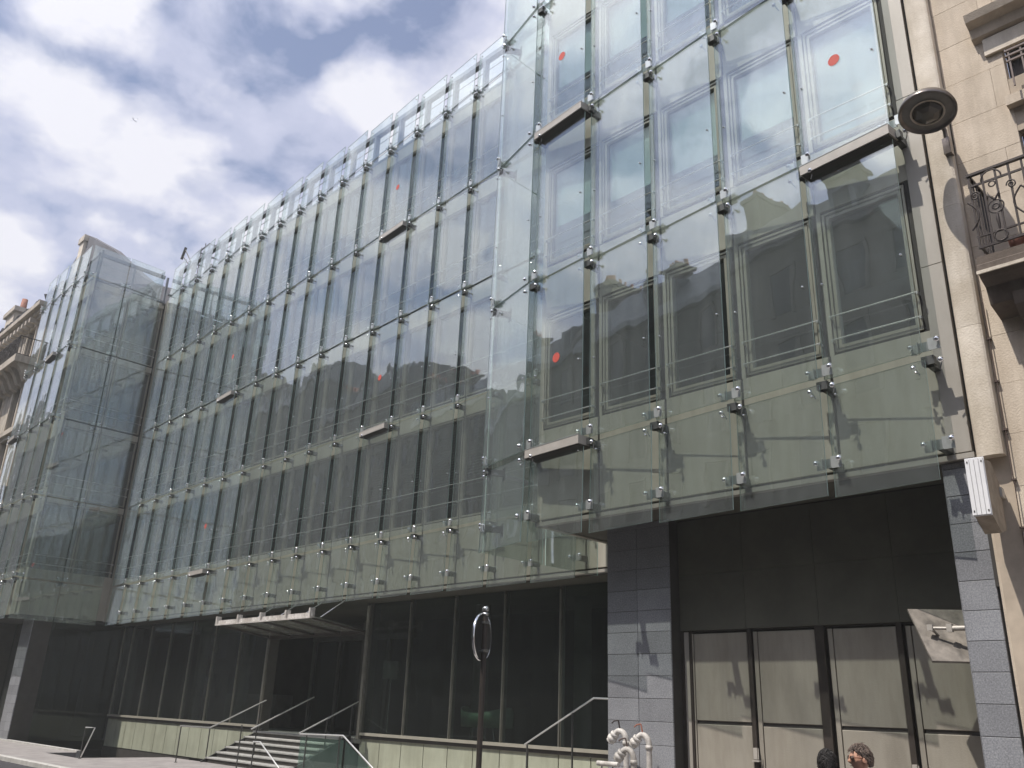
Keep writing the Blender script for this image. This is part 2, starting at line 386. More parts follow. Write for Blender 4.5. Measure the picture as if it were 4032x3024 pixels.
# --- window module (built once per width), local x 0..w along the wall, y 0 = wall face, z 0 = storey line
def win_meshes(w, z0, z1):
    slim = w > 1.4; k_ = .45 if slim else 1.0
    a = .035 if slim else .075; b_ = w-a
    f = mb('frame_olive')
    def ring(i, o, y0, y1, m='frame_olive'):
        f.use(m); ax, bx, az, bz = a+i, b_-i, z0+i, z1-i; t = o-i
        f.box(ax, ax+t, y0, y1, az, bz); f.box(bx-t, bx, y0, y1, az, bz)
        f.box(ax+t, bx-t, y0, y1, az, az+t); f.box(ax+t, bx-t, y0, y1, bz-t, bz)
    ring(0, .02*k_, .03, .12, 'joint_dark'); ring(.02*k_, .055*k_, 0.005, .12); ring(.055*k_, .07*k_, .035, .12, 'joint_dark'); ring(.07*k_, .115*k_, .02, .12)
    e_ = .115*k_; ax, bx, az, bz = a+e_, b_-e_, z0+e_, z1-e_
    p = mb('glass_window'); p.box(ax, bx, .07, .085, az, bz)
    r = mb('rail_light'); r.tube([(a+.02, -.06, 0), (b_-.02, -.06, 0)], .011, 8)
    for xx in (a+.02, b_-.02): r.box(xx-.012, xx+.012, -.07, .02, -.03, .012)
    return f.mesh('window'), p.mesh('pane'), r.mesh('guard_rail'), (ax, bx, az, bz)
def spandrel_mesh(w, z0, z1):
    b = mb('panel_olive'); b.bev(.02, w-.02, 0, .06, z0, z1, .006)
    b.use('joint_dark'); b.box(0, w, .03, .1, z0-.02, z1+.02); return b.mesh('spandrel_panel')
def stile_mesh(z0, z1, slim=False):
    b = mb('panel_olive'); b.box(.012, .033 if slim else .073, 0, .1, z0, z1); b.use('joint_dark'); b.box(-.012, .012, .03, .1, z0, z1)
    return b.mesh('mullion')
def slats_mesh(x0, x1, z0, z1):
    b = mb('slat'); z = z1
    while z > z0:
        b.add([(x0, .13, z), (x1, .13, z), (x1, .175, z+.028), (x0, .175, z+.028)], [(0, 1, 2, 3)]); z -= .075
    return b.mesh('venetian_blind')
WC = {}
def wall_module(x, y, zi, w, h, rz=0, blind=None, zwin=None, rails=(.58, .93)):
    """one bay of one storey: spandrel, window (frame, pane, blind, rails)"""
    wz0, wz1 = zwin or (.40, 2.62)
    key = (round(w, 3), wz0, wz1)
    if key not in WC:
        WC[key] = (*win_meshes(w, wz0, wz1), spandrel_mesh(w, wz1+.02, h+wz0-.02-.03), stile_mesh(wz0-.02, wz1+.02, w > 1.4))
    f, p, r, (ax, bx, az, bz), sp, st = WC[key]
    loc, rot = (x, y, zi), (0, 0, rz)
    bobj('spandrel_panel', sp, loc, rot); bobj('mullion', st, loc, rot)
    wdw = bobj('window', f, loc, rot)
    obj('pane', p, wdw)
    if rails:
        for rq in rails: obj('guard_rail', r, wdw, (0, 0, rq))
    if blind:
        kind, frac = blind
        k2 = ('bl', key, kind, round(frac, 2))
        if k2 not in WC:
            zb = bz-(bz-az)*frac
            if kind == 'roll':
                bb = mb('blind_cyan'); bb.box(ax-.1, bx+.1, .135, .14, zb, bz+.05); WC[k2] = bb.mesh('roller_blind')
            else: WC[k2] = slats_mesh(ax-.02, bx+.02, zb, bz)
        o = obj('roller_blind' if kind == 'roll' else 'venetian_blind', WC[k2], wdw)
        if kind != 'roll': o['kind'] = 'stuff'
    return wdw

YB, YBW = 10.40, 10.80      # wing: glass line, wall line
YM, YMW = 14.08, 14.46      # long facade: glass line, wall line
XT, YT = -38.5, 10.60       # tower corner (glass), XTW wall
XM0 = -12.28                # right edge of the last long-facade panel
rzs, rxs = -R(5.6), 0       # every panel is turned: left edge in, right edge out
def lean(h): return -R(.4) if h > 2.5 else -R(1.6)
# ---- wing glass
XB = [-10.28+SP*i for i in range(6)]     # module lines
for j in range(0, 5):
    h = Z[j+1]-Z[j]+.05 if j else Z[1]-Z[0]-.04
    for i in range(5):
        jx, jr = random.uniform(-.004, .004), R(random.uniform(-.5, .5))
        w = SP-.03
        rz = rzs+jr
        gpanel(XB[i]+.015+jx, YB+.13, Z[j]+(.0 if j else 0), w, h-.05, rz, lean(h))
    # angled end panel past the corner
    gpanel(-11.78, YB+.42, Z[j], 1.50, h-.05, -R(15), lean(h))
    if j:
        for i in range(6): bracket(XB[i], YB+.02, Z[j]+.02)
        bracket(-11.7, YB+.36, Z[j]+.02, -R(30))
    # short return glass closing the side of the wing
    gpanel(-11.79, YB+.45+1.7, Z[j]+.02, 1.62, h-.07, -R(90), 0)
    gpanel(-11.79, YB+.45+3.4, Z[j]+.02, 1.62, h-.07, -R(90), 0)
for i in range(6): bracket(XB[i], YB+.02, Z[0]+.44, 0, False)
bracket(-11.7, YB+.36, Z[0]+.44, -R(30), False)
# ---- wing wall
for j in range(1, 5):
    for i in range(5):
        bl = None
        if j in (2, 3): bl = ('roll', (.62 if not (j == 2 and i == 4) else .97) + random.choice((0, 0, .02)))
        if j == 4: bl = ('roll', .9)
        wall_module(XB[i], YBW, Z[j]+.05, SP, Z[j+1]-Z[j], blind=bl)
sk = mb('panel_olive')
for i in range(5):
    b = mb('panel_olive'); b.bev(XB[i]+.02, XB[i+1]-.02, YBW, YBW+.06, 3.11, Z[1]+.43, .006); bobj('spandrel_panel', b)
b = mb('joint_dark'); b.box(-10.28, -3.42, YBW+.03, YBW+.1, 3.05, Z[1]+.45); b.box(-3.5, -3.44, YBW+.01, YBW+.1, 3.1, 19); bobj('joint_backing', b)
b = mb('panel_grey'); b.box(-10.28, -3.15, YBW-.03, YBW+.08, 3.0, 3.065); bobj('drip_strip', b)
# corner return of the wing wall (beige) and its side wall
b = mb('panel_olive'); b.box(-10.30, -10.20, YBW+.005, 14.40, 3.0, 18.4); bobj('wing_side_wall', b)
# plain grey cladding strip against the neighbour
zz_ = [3.08, 5.62, 8.3, 11.0, 13.7, 16.4, 19.0]
for a_, b2 in zip(zz_, zz_[1:]):
    b = mb('panel_grey'); b.bev(-3.44, -3.17, YBW-.02, YBW+.05, a_, b2-.006, .004); bobj('cladding_strip', b)
b = mb('joint_dark'); b.box(-3.17, -3.09, YBW+.05, YBW+.3, 1.5, 19.2); bobj('joint_backing', b)
# floors, back walls
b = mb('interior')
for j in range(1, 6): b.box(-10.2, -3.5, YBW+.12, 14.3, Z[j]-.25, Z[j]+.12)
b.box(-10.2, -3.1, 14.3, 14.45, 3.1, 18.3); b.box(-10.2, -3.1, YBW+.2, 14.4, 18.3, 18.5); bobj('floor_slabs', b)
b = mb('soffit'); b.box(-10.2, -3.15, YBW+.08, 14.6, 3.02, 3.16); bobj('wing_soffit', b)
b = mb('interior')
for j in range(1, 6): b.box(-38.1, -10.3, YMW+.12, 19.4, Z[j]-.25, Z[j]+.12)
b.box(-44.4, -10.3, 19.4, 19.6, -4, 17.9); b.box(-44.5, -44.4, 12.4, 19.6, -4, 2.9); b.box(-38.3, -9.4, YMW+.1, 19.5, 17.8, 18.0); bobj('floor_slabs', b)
# ---- long facade glass and wall
NM = 18
for j in range(0, 6):
    h = (Z[j+1]-Z[j]) if j else Z[1]-Z[0]-.04
    for m in range(NM):
        xr = XM0-m*MW
        jr = R(random.uniform(-.5, .5))
        gpanel(xr-MW+.03, YM+.10, Z[j], MW-.03, h-.04 if j < 5 else 1.5, -R(4.6)+jr, lean(h))
        if j: bracket(xr, YM-.0, Z[j]+.02)
        if 1 <= j <= 4:
            bl = None
            if j == 1 and m < 11: bl = ('ven', .62+.02*random.choice((0, 0, 1)))
            elif j == 1: bl = ('ven', random.choice((.62, .95)))
            elif j in (2, 3, 4) and random.random() < .35: bl = ('ven', random.choice((.3, .5, .95)))
            wall_module(xr-MW, YMW, Z[j]+.05, MW, Z[j+1]-Z[j], blind=bl, zwin=(.22, 2.96), rails=(.66, 1.13))
        if j == 0:
            bracket(xr, YM, Z[0]+.44, 0, False)
            b = mb('panel_olive'); b.bev(xr-MW+.02, xr-.02, YMW, YMW+.06, 2.93, Z[1]+.25, .006); bobj('spandrel_panel', b)
for m in (-1,):
    xr = XM0-m*MW
    for j in range(1, 5): wall_module(xr-MW, YMW, Z[j]+.05, MW, Z[j+1]-Z[j], zwin=(.22, 2.96), rails=(.66, 1.13))
    b = mb('panel_olive'); b.bev(xr-MW+.02, xr-.02, YMW, YMW+.06, 2.93, Z[1]+.25, .006); bobj('spandrel_panel', b)
b = mb('joint_dark'); b.box(-38.0, -10.3, YMW+.03, YMW+.1, 2.86, Z[1]+.27); bobj('joint_backing', b)
b = mb('panel_grey'); b.box(-38.1, -9.45, YMW-.03, YMW+.09, 2.82, 2.885); bobj('drip_strip', b)
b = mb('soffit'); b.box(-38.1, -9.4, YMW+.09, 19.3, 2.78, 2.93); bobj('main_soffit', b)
# roof parapet behind the top row of glass: coping, posts, wires
b = mb('zinc'); b.box(-38.0, -10.3, YMW-.02, YMW+.2, Z[5]+.08, Z[5]+.16); bobj('coping', b)
pm = mb('zinc'); pm.box(-.05, .05, 0, .18, 0, 1.42); pm.box(-.045, .045, -.36, 0, -.02, .05); pm = pm.mesh('parapet_post')
for m in range(0, NM+1): bobj('parapet_post', pm, (XM0-m*MW, YMW, Z[5]+.1))
b = mb('zinc'); b.box(-38.0, -11, YMW-.01, YMW+.17, Z[5]+1.40, Z[5]+1.56); bobj('parapet_rail', b)
b = mb('steel')
for q in (.55, 1.0): b.tube([(-38, YMW+.05, Z[5]+q), (-11, YMW+.05, Z[5]+q)], .012, 6)
bobj('parapet_wires', b)
# ---- tower: right-hand face (x = const) and street face
TL = -44.35
for j in range(0, 6):
    h = (Z[j+1]-Z[j]) if j else Z[1]-Z[0]-.04
    hh = h-.04 if j < 5 else 1.5
    for q in range(2):
        gpanel(XT+.03, YT+.08+q*1.68, Z[j], 1.64, hh, R(90)+R(2), 0)
        if j: bracket(XT-.02, YT+.08+q*1.68, Z[j]+.02, R(90))
    for q in range(4):
        gpanel(TL+.015+q*1.44, YT+.0, Z[j], 1.41, hh, -R(2.4)+R(random.uniform(-.4, .4)), lean(h))
        if j: bracket(TL+q*1.44, YT-.08, Z[j]+.02)
        if 1 <= j <= 4: wall_module(TL+q*1.44, YT+.42, Z[j]+.05, 1.44, Z[j+1]-Z[j])
    if 1 <= j <= 4:
        for q in range(2): wall_module(XT-.42, YT+.50+q*1.66, Z[j]+.05, 1.66, Z[j+1]-Z[j], R(90), zwin=(.10, 3.10))
for q in range(4):
    b = mb('panel_olive'); b.bev(TL+q*1.44+.02, TL+q*1.44+1.42, YT+.42, YT+.48, 2.93, Z[1]+.43, .006); bobj('spandrel_panel', b)
b = mb('panel_olive'); b.box(XT-.48, XT-.42, YT+.5, 14.46, 2.93, Z[1]+.43); b.box(XT-.62, XT-.42, YT+.42, YT+.52, 2.9, 17.9); bobj('tower_corner_panel', b)
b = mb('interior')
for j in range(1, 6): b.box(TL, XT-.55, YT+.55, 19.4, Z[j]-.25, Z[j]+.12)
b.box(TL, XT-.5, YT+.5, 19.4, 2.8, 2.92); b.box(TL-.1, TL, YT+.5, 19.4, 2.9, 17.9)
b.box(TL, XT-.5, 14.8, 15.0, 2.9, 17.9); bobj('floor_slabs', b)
b = mb('zinc')
b.box(XT-.52, XT-.42, YT+.5, 14.2, Z[5]+1.3, Z[5]+1.46); b.box(TL, XT-.42, YT+.42, YT+.52, Z[5]+1.3, Z[5]+1.46)
for yy in (YT+.45, YT+2.1, YT+3.7): b.box(XT-.52, XT-.42, yy, yy+.09, Z[5]-.1, Z[5]+1.42)
for q in range(5): b.box(TL+q*1.44, TL+q*1.44+.08, YT+.42, YT+.52, Z[5]-.1, Z[5]+1.42)
b.box(XT-.56, XT-.40, YT+.45, 14.4, Z[5]+.05, Z[5]+.15); b.box(TL, XT-.4, YT+.4, YT+.52, Z[5]+.05, Z[5]+.15)
bobj('tower_parapet', b)
b = mb('steel')
for q in (.5, .95): b.tube([(XT-.47, YT+.5, Z[5]+q), (XT-.47, 14.2, Z[5]+q)], .014, 6)
bobj('parapet_wires', b)
# access ledges with red discs (fire brigade windows)
for (xx, yy, j, rz) in ((XB[0]+.02, YB+.10, 3, rzs), (XB[4]+.02, YB+.10, 2, rzs), (XB[0]+.02, YB+.10, 1, rzs),
                        (-20.82, YM+.08, 4, -R(4.6)), (-20.82, YM+.08, 2, -R(4.6)), (-30.82, YM+.08, 3, -R(4.6)), (-30.82, YM+.08, 1, -R(4.6)),
                        (TL+2.9, YT, 4, -R(4.6)), (TL+.02, YT, 2, -R(4.6)), (TL+.02, YT, 3, -R(4.6))):
    bobj('access_ledge', LED, (xx, yy, Z[j]-.01), (0, 0, rz))
    if xx > -40:
        near = min(PAN, key=lambda q: abs(q[0]-xx)+abs(q[1]-yy)+abs(q[2]-Z[j]))[3]
        obj('red_disc', DOT, near, (.66, 0, 1.60))

# ================================================================== ground floor of the office building
YL = 15.3
post_x = [-35.84, -34.02, -32.2, -30.38, -28.5, -26.5]; post_r = [-21.1, -19.26, -17.42, -15.58, -13.74, -11.9, -10.1]
mu_m = mb('frame_dark'); mu_m.box(-.05, .05, -.0, .10, -.72, 2.78); mu_m.use('frame_lobby'); mu_m.box(-.016, .016, -.035, .0, -.72, 2.70); mu_m = mu_m.mesh('lobby_mullion')
def lobby(xs):
    for a_, b2 in zip(xs, xs[1:]):
        b = mb('glass_lobby'); b.box(a_+.04, b2-.04, YL, YL+.02, -.70, 2.76); bobj('lobby_pane', b)
        for hx in (a_, (a_+b2)/2):
            b = mb('base_green'); b.bev(hx+.012, hx+(b2-a_)/2-.012, YL-.02, YL+.02, -1.9, -.86, .004); bobj('base_panel', b)
        b = mb('frame_olive'); b.box(a_, b2, YL-.1, YL+.05, -.775, -.705); b.use('joint_dark'); b.box(a_, b2, YL-.06, YL+.05, -.86, -.775); bobj('lobby_sill', b)
    for xx in xs: bobj('lobby_mullion', mu_m, (xx, YL, 0))
lobby([-38.6, -37.66]+post_x); lobby(post_r)
b = mb('joint_dark'); b.box(-38.7, -26.5, YL+.03, YL+.1, -4, -.72); b.box(-21.1, -9.4, YL+.03, YL+.1, -4, -.72); b.box(-38.7, -31, YL-.0, YL+.03, -4, -1.92); bobj('joint_backing', b)
# entrance: jambs, vestibule, inner doors
for xx in (-26.5, -21.1):
    b = mb('frame_dark'); b.box(xx-.10, xx+.10, YL-.08, YL+.25, -.87, 2.78); b.use('frame_lobby'); b.box(xx-.045, xx+.06, YL-.12, YL-.08, -.87, 2.7); bobj('entrance_jamb', b)
for xx in (-26.4, -24.9, -23.6, -22.3):
    b = mb('steel_dark'); b.box(xx-.07, xx+.07, 16.9, 17.0, -.87, 2.5); bobj('door_post', b)
for a_, b2 in ((-26.33, -24.97), (-24.83, -23.67), (-23.53, -22.37)):
    b = mb('glass_lobby'); b.box(a_, b2, 16.94, 16.955, -.82, 1.9); bobj('door_leaf', b)
b = mb('steel_dark'); b.box(-26.5, -21.1, 16.88, 17.02, 1.95, 2.1); bobj('door_transom', b)
b = mb('interior_light'); b.box(-38, -9.5, YL+.12, 19.4, -1.0, -.88); bobj('lobby_floor', b)
for xx in (-35, -31.4, -18.4, -14.7):
    b = mb('interior_light'); b.lathe([(.22, -.9), (.22, 2.8)], 18, Matrix.Translation((xx, 17.2, 0))); bobj('lobby_column', b)
b = mb('interior_light'); b.box(-33.4, -29.6, 17.6, 18.3, -.88, .25); bobj('lobby_counter', b)
# canopy
b = mb('white_paint')
b.box(-26.6, -21.15, 13.36, 13.44, 2.20, 2.34); b.box(-26.6, -21.15, 13.30, 13.36, 2.185, 2.225)
for xx in (-26.58, -25.25, -23.9, -22.5, -21.25): b.box(xx, xx+.07, 13.3, 13.46, 2.22, 2.46)
cano = bobj('entrance_canopy', b)
b = mb('glass_canopy'); b.add([(-26.55, 13.44, 2.24), (-21.2, 13.44, 2.24), (-21.2, 15.25, 2.0), (-26.55, 15.25, 2.0), (-26.55, 13.44, 2.255), (-21.2, 13.44, 2.255), (-21.2, 15.25, 2.015), (-26.55, 15.25, 2.015)], [(0, 1, 2, 3), (4, 7, 6, 5), (0, 4, 5, 1), (1, 5, 6, 2), (2, 6, 7, 3), (3, 7, 4, 0)])
obj('canopy_glass', b, cano)
b = mb('post_dark')
for xx in (-26.5, -25.2, -23.85, -22.45, -21.25): b.tube([(xx, 13.45, 2.20), (xx, 15.28, 1.96)], .035, 6)
b.box(-26.55, -21.2, 15.18, 15.28, 1.9, 2.02); obj('canopy_ribs', b, cano)
b = mb('steel')
for xx in (-25.2, -23.85, -22.45, -21.25): b.tube([(xx, 13.7, 2.24), (xx, 14.7, 2.95)], .016, 6)
obj('canopy_ties', b, cano)

# granite piers, tile by tile
TH = .333
def pier(xs, y, zb, zt, y2):
    b = mb('joint_dark'); b.box(xs[0]+.01, xs[-1]-.01, y+.02, y2, zb, zt-.01); bobj('pier_core', b)
    for a_, b2 in zip(xs, xs[1:]):
        z = -1.742
        while z < zt-.05:
            top = min(z+TH-.007, zt-.01)
            b = mb('granite'); b.bev(a_+.0035, b2-.0035, y+random.uniform(-.002, .002), y+.03, z, top, .003); bobj('granite_tile', b)
            z += TH
pier([-9.38, -8.76, -8.12], 11.6, G, 3.02, 15.2)
pier([-3.56, -3.16], YBW+.055, G, 3.0, 12.4)
pier([-44.4, -43.9, -43.3], 11.65, G, 2.8, 12.4); pier([-39.9, -39.3, -38.7], 11.65, G, 2.8, 12.4)
b = mb('granite'); b.box(-3.565, -3.560, 10.86, 12.4, G, 3.0); bobj('pier_side', b)
b = mb('glass_lobby'); b.box(-38.82, -38.80, 12.4, 15.3, G, 2.8); bobj('tower_side_glazing', b)
b = mb('interior'); b.box(-43.3, -38.9, 12.45, 12.6, G, 2.8); b.box(-44.4, -43.9, 12.3, 15, G-.5, 2.9); bobj('tower_lobby_wall', b)

# garage doors
YG = 11.9
b = mb('post_dark'); b.box(-8.12, -3.5, YG+.06, YG+.2, G, 3.02); bobj('garage_back', b)
b = mb('joint_dark'); b.box(-8.12, -3.56, YG, YG+.06, 1.25, 3.02); bobj('header_backing', b)
for a_, b2 in ((-8.12, -6.95), (-6.95, -5.8), (-5.8, -4.68), (-4.68, -3.57)):
    for z0, z1 in ((1.27, 2.12), (2.12, 3.0)):
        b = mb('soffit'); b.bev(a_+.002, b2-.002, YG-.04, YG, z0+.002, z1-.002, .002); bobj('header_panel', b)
def leaf(x0, x1, post=False):
    L_ = mb('garage'); L_.bev(x0, x1, YG, YG+.05, G+.02, -.085, .006); L_.bev(x0, x1, YG, YG+.05, -.035, 1.22, .006)
    L_.use('joint_dark'); L_.box(x0+.01, x1-.01, YG+.02, YG+.055, -.085, -.035)
    return bobj('garage_door', L_)
for a_, b2 in ((-7.90, -6.975), (-6.79, -5.90), (-5.63, -4.765), (-4.56, -3.57)):
    d = leaf(a_, b2)
    st = mb('garage'); st.box(a_-.075, a_-.012, YG-.004, YG+.05, G+.02, 1.22); obj('door_stile', st, d)
b = mb('panel_grey'); b.box(-8.21+.0, -7.99, YG-.01, YG+.06, G, 1.25); bobj('garage_side_panel', b)
b = mb('panel_olive'); b.box(XT-.42, -37.99, YMW-.01, YMW+.1, 2.9, 17.9); bobj('inner_corner_panel', b)
for xx, ww in ((-8.12, .045), (-7.955, .02), (-6.92, .03), (-5.82, .065), (-4.715, .035)):
    b = mb('post_dark'); b.box(xx-ww, xx+ww, YG-.03, YG+.06, G, 1.27); bobj('garage_post', b)
for xx, zc in ((-6.9, -.42), (-4.70, -.5)):
    for dz in (0, .75):
        b = mb('box_grey'); b.box(xx-.03, xx+.03, YG-.08, YG-.03, zc-.1-dz, zc+.05-dz); b.box(xx-.05, xx+.06, YG-.09, YG-.03, zc-.13-dz, zc-.11-dz); b.tube([(xx+.05, YG-.08, zc-.1-dz), (xx+.05, YG-.08, zc+.04-dz)], .008, 6)
        bobj('door_hinge', b)
# ================================================================== stairs and railings
T = thing('entrance_stairs', (-24, 13.5, G), 'broad flight of pale stone steps rising to the recessed entrance', 'stairs')
TI = Matrix.Translation(Vector((24, -13.5, -G)))
for i in range(6):
    z1 = G+.147*(i+1); y0 = 13.46+.29*i
    b = mb('step'); b.bev(-26.25, -21.6, y0, y0+.33, z1-.05, z1, .01); b.use('joint_dark'); b.box(-26.2, -21.65, y0+.035, y0+.3, z1-.147, z1-.05)  # dark risers: the shadow under each nosing is put into their colour
    o = obj('step', b, T); o.matrix_parent_inverse = TI
b = mb('step'); b.box(-26.25, -21.6, 15.2, 16.9, -1.0, -.87); o = obj('landing', b, T); o.matrix_parent_inverse = TI
for xx, mm in ((-26.33, 'steel_dark'), (-21.6, 'steel_dark')):
    b = mb(mm); b.prism([(13.35, G-.2), (13.35, G+.03), (15.25, -.80), (15.3, -.80), (15.3, G-.2)], xx, xx+.06, 'x'); o = obj('stringer', b, T); o.matrix_parent_inverse = TI
def rail(name, pts, label, r=.021, posts=(), m='rail_light', pm_='steel_dark', zb=None, group=None):
    P0 = Vector(pts[0]); t = thing(name, (P0.x, P0.y, zb if zb is not None else G), label, 'handrail', group)
    I = Matrix.Translation(-Vector(t.location))
    b = mb(m); b.tube(pts, r, 8); o = obj('rail', b, t); o.matrix_parent_inverse = I
    for (q0, q1) in posts:
        b = mb(pm_); b.tube([q0, q1], .018, 8); b.lathe([(.018, 0), (.05, 0), (.05, .012), (.018, .014)], 10, Matrix.Translation(q0 if q0[2] < q1[2] else q1)); o = obj('post', b, t); o.matrix_parent_inverse = I
    return t, I
gpr = 'stair handrails at the entrance'
rail('handrail', [(-26.3, 12.55, -.76), (-26.3, 13.5, -.80), (-26.3, 15.28, .04)], 'steel handrail on the left edge of the entrance stairs', posts=(((-26.3, 12.58, G), (-26.3, 12.58, -.78)), ((-26.3, 13.5, G), (-26.3, 13.5, -.82)), ((-26.3, 15.1, -.87), (-26.3, 15.1, -.05))), group=gpr)
rail('handrail', [(-24.25, 13.72, -.76), (-24.25, 15.72, .18)], 'steel handrail in the middle of the entrance stairs', posts=(((-24.25, 13.9, -1.5), (-24.25, 13.9, -.7)), ((-24.25, 15.5, -.87), (-24.25, 15.5, .06))), group=gpr)
rail('handrail', [(-21.75, 13.75, -.77), (-21.75, 15.7, .13)], 'steel handrail on the right edge of the entrance stairs', posts=(((-21.75, 14.6, -1.3), (-21.75, 14.6, -.4)), ((-21.75, 15.4, -.87), (-21.75, 15.4, 0))), group=gpr)
# balustrade with green glass and falling handrail
t, I = rail('glass_balustrade', [(-20.5, 13.0, -.74), (-18.62, 13.0, -.70), (-17.0, 13.0, -1.5)], 'green glass balustrade with thin steel rail right of the entrance stairs', r=.02, m='rail_light',
     posts=(((-20.2, 13.0, G), (-20.2, 13.0, -.76)), ((-18.75, 13.0, G), (-18.75, 13.0, -.72)), ((-17.3, 13.0, G-.3), (-17.3, 13.0, -1.33))))
b = mb('glass_green'); b.box(-20.48, -18.6, 13.0, 13.02, G+.05, -.80); o = obj('glass_infill', b, t); o.matrix_parent_inverse = I
b = mb('glass_green'); b.prism([(-18.5, G), (-18.5, -.82), (-17.05, -1.53), (-17.05, G)], 13.0, 13.02, 'y'); o = obj('glass_infill', b, t); o.matrix_parent_inverse = I
rail('handrail', [(-21.9, 12.5, -.99), (-21.55, 12.5, -.98), (-20.5, 12.5, -1.53)], 'short steel handrail sloping down in front of the entrance stairs', r=.02,
     posts=(((-21.85, 12.5, G), (-21.85, 12.5, -1.0)), ((-22.6, 12.5, G), (-22.6, 12.5, -.6))))
rail('handrail', [(-12.57, 13.0, -.60), (-10.84, 13.0, .27), (-10.3, 13.0, .26)], 'long steel handrail rising towards the left granite pier', r=.017,
     posts=(((-12.5, 13.0, G), (-12.5, 13.0, -.6)), ((-11.35, 13.0, G), (-11.35, 13.0, -.0))))
t, I = rail('handrail', [(-28.3, 10.6, -.90), (-27.6, 10.6, -.88), (-28.25, 10.6, -1.70)], 'folded steel guard rail standing alone by the light well', r=.02, m='rail_light',
     posts=(((-28.32, 10.6, G), (-28.32, 10.6, -.90)),))
t = thing('pier_steps', (-10, 13, G), 'small flight of stone steps beside the left granite pier', 'stairs'); I = Matrix.Translation(-Vector(t.location))
for q in range(4):
    b = mb('step'); b.bev(-11.2+q*.28, -9.45, 12.2, 13.4, G+.19*q, G+.19*(q+1), .01) if False else b.box(-11.2+q*.28, -9.45, 12.2, 13.4, G+.19*q, G+.19*(q+1)-.004)
    o = obj('step', b, t); o.matrix_parent_inverse = I

# ================================================================== lobby furniture
t = thing('armchair', (-17.15, 16.1, -.87), 'green shell armchair on thin legs behind the lobby glass', 'chair')
I = Matrix.Translation(-Vector(t.location))
b = mb('chair_green'); n = 22; vs = []; fs = []
for i in range(n+1):
    a_ = math.pi*(i/n)*1.16 - math.pi*.08
    cx_, cy_ = -17.15-.80*math.cos(a_), 16.35-.55*math.sin(a_)
    hz = .10+.30*abs(math.cos(a_))**2.2
    if i in (0, n): hz = .12
    for (k_, zz2) in ((1.0, -.42), (1.04, -.42+.34+hz*.5-.05), (.97, -.42+.34+hz*.5-.05), (.90, -.36)):
        vs.append((-17.15+(cx_+17.15)*k_, 16.35+(cy_-16.35)*k_, zz2))
for i in range(n):
    for q in range(3): a_ = i*4+q; fs.append((a_, a_+4, a_+5, a_+1))
    fs.append((i*4+3, i*4+7, i*4+4, i*4))
b.add(vs, fs, True); b.prism([(-17.85, 16.1), (-16.45, 16.1), (-16.55, 16.7), (-17.75, 16.7)], -.42, -.36, 'z')
o = obj('shell_seat', b, t); o.matrix_parent_inverse = I
for sx, sy in ((-.45, 0), (.45, 0), (-.4, .4), (.4, .4)):
    b = mb('steel'); b.tube([(-17.15+sx*.8, 16.2+sy, -.42), (-17.15+sx, 16.2+sy, -.87)], .014, 6); o = obj('leg', b, t); o.matrix_parent_inverse = I
t = thing('floor_lamp', (-21.0+.0, 16.0, -.87), 'tall floor lamp with grey box shade behind glass right of the doors', 'lamp'); t.location = (-20.6, 15.8, -.87)
I = Matrix.Translation(-Vector(t.location))
b = mb('shade_grey'); b.lathe([(.24, .72), (.24, 1.2)], 20, Matrix.Translation((-20.6, 15.8, 0))); b.lathe([(0, 1.19), (.24, 1.2)], 20, Matrix.Translation((-20.6, 15.8, 0))); o = obj('lamp_shade', b, t); o.matrix_parent_inverse = I
b = mb('steel'); b.tube([(-20.6, 15.8, -.85), (-20.6, 15.8, .8)], .018, 8); b.lathe([(0, -.845), (.16, -.845), (.16, -.87), (0, -.87)], 16, Matrix.Translation((-20.6, 15.8, 0))); o = obj('stand', b, t); o.matrix_parent_inverse = I

# ================================================================== dry riser inlets
def riser(x, y, ztop, label, wheel):
    t = thing('dry_riser_pipe', (x, y, G), label, 'water inlet pipe', 'dry riser pipes in front of the granite pier'); I = Matrix.Translation(-Vector(t.location))
    pts = [(x, y, G)]+[(x, y, ztop-.16)]
    for q in range(1, 9):
        a_ = q/8*math.pi*.80; pts.append((x-.11+.11*math.cos(a_), y-.02*q/8, ztop-.16+.13*math.sin(a_)))
    b = mb('white_paint'); b.tube(pts, .043, 14)
    for zr in (ztop-.20, ztop-.62): b.lathe([(.043, zr-.03), (.054, zr-.028), (.054, zr+.028), (.043, zr+.03)], 14, Matrix.Translation((x, y, 0)))
    o = obj('pipe', b, t); o.matrix_parent_inverse = I
    e = Vector(pts[-1]); d = (Vector(pts[-1])-Vector(pts[-2])).normalized(); A = Matrix.Translation(e) @ d.to_track_quat('Z', 'Y').to_matrix().to_4x4()
    b = mb('white_paint'); b.lathe([(.052, -.02), (.07, -.015), (.07, .02), (.06, .025), (.06, .05), (.078, .055), (.078, .09), (.068, .1), (.066, .13)], 14, A); o = obj('collar', b, t); o.matrix_parent_inverse = I
    b = mb('steel'); b.lathe([(.064, .12), (.06, .145), (.03, .15), (0, .15)], 14, A); b.lathe([(0, .15), (.018, .15), (.018, .17), (0, .17)], 8, A); o = obj('cap', b, t); o.matrix_parent_inverse = I
    b = mb(wheel); c = Vector((x-.10, y-.02, ztop-.0)); b.tube([c, c+Vector((-.03, 0, .12))], .012, 6); b.tube([c+Vector((-.03, 0, .12)), c+Vector((-.07, -.05, .11)), c+Vector((-.11, -.06, .075))], .011, 6); o = obj('valve_handle', b, t); o.matrix_parent_inverse = I
riser(-8.80, 11.32, -.20, 'white gooseneck riser pipe with black lever, leftmost of the three', 'iron')
riser(-8.37, 11.32, -.24, 'white gooseneck riser pipe with red lever, rightmost of the three', 'terracotta')
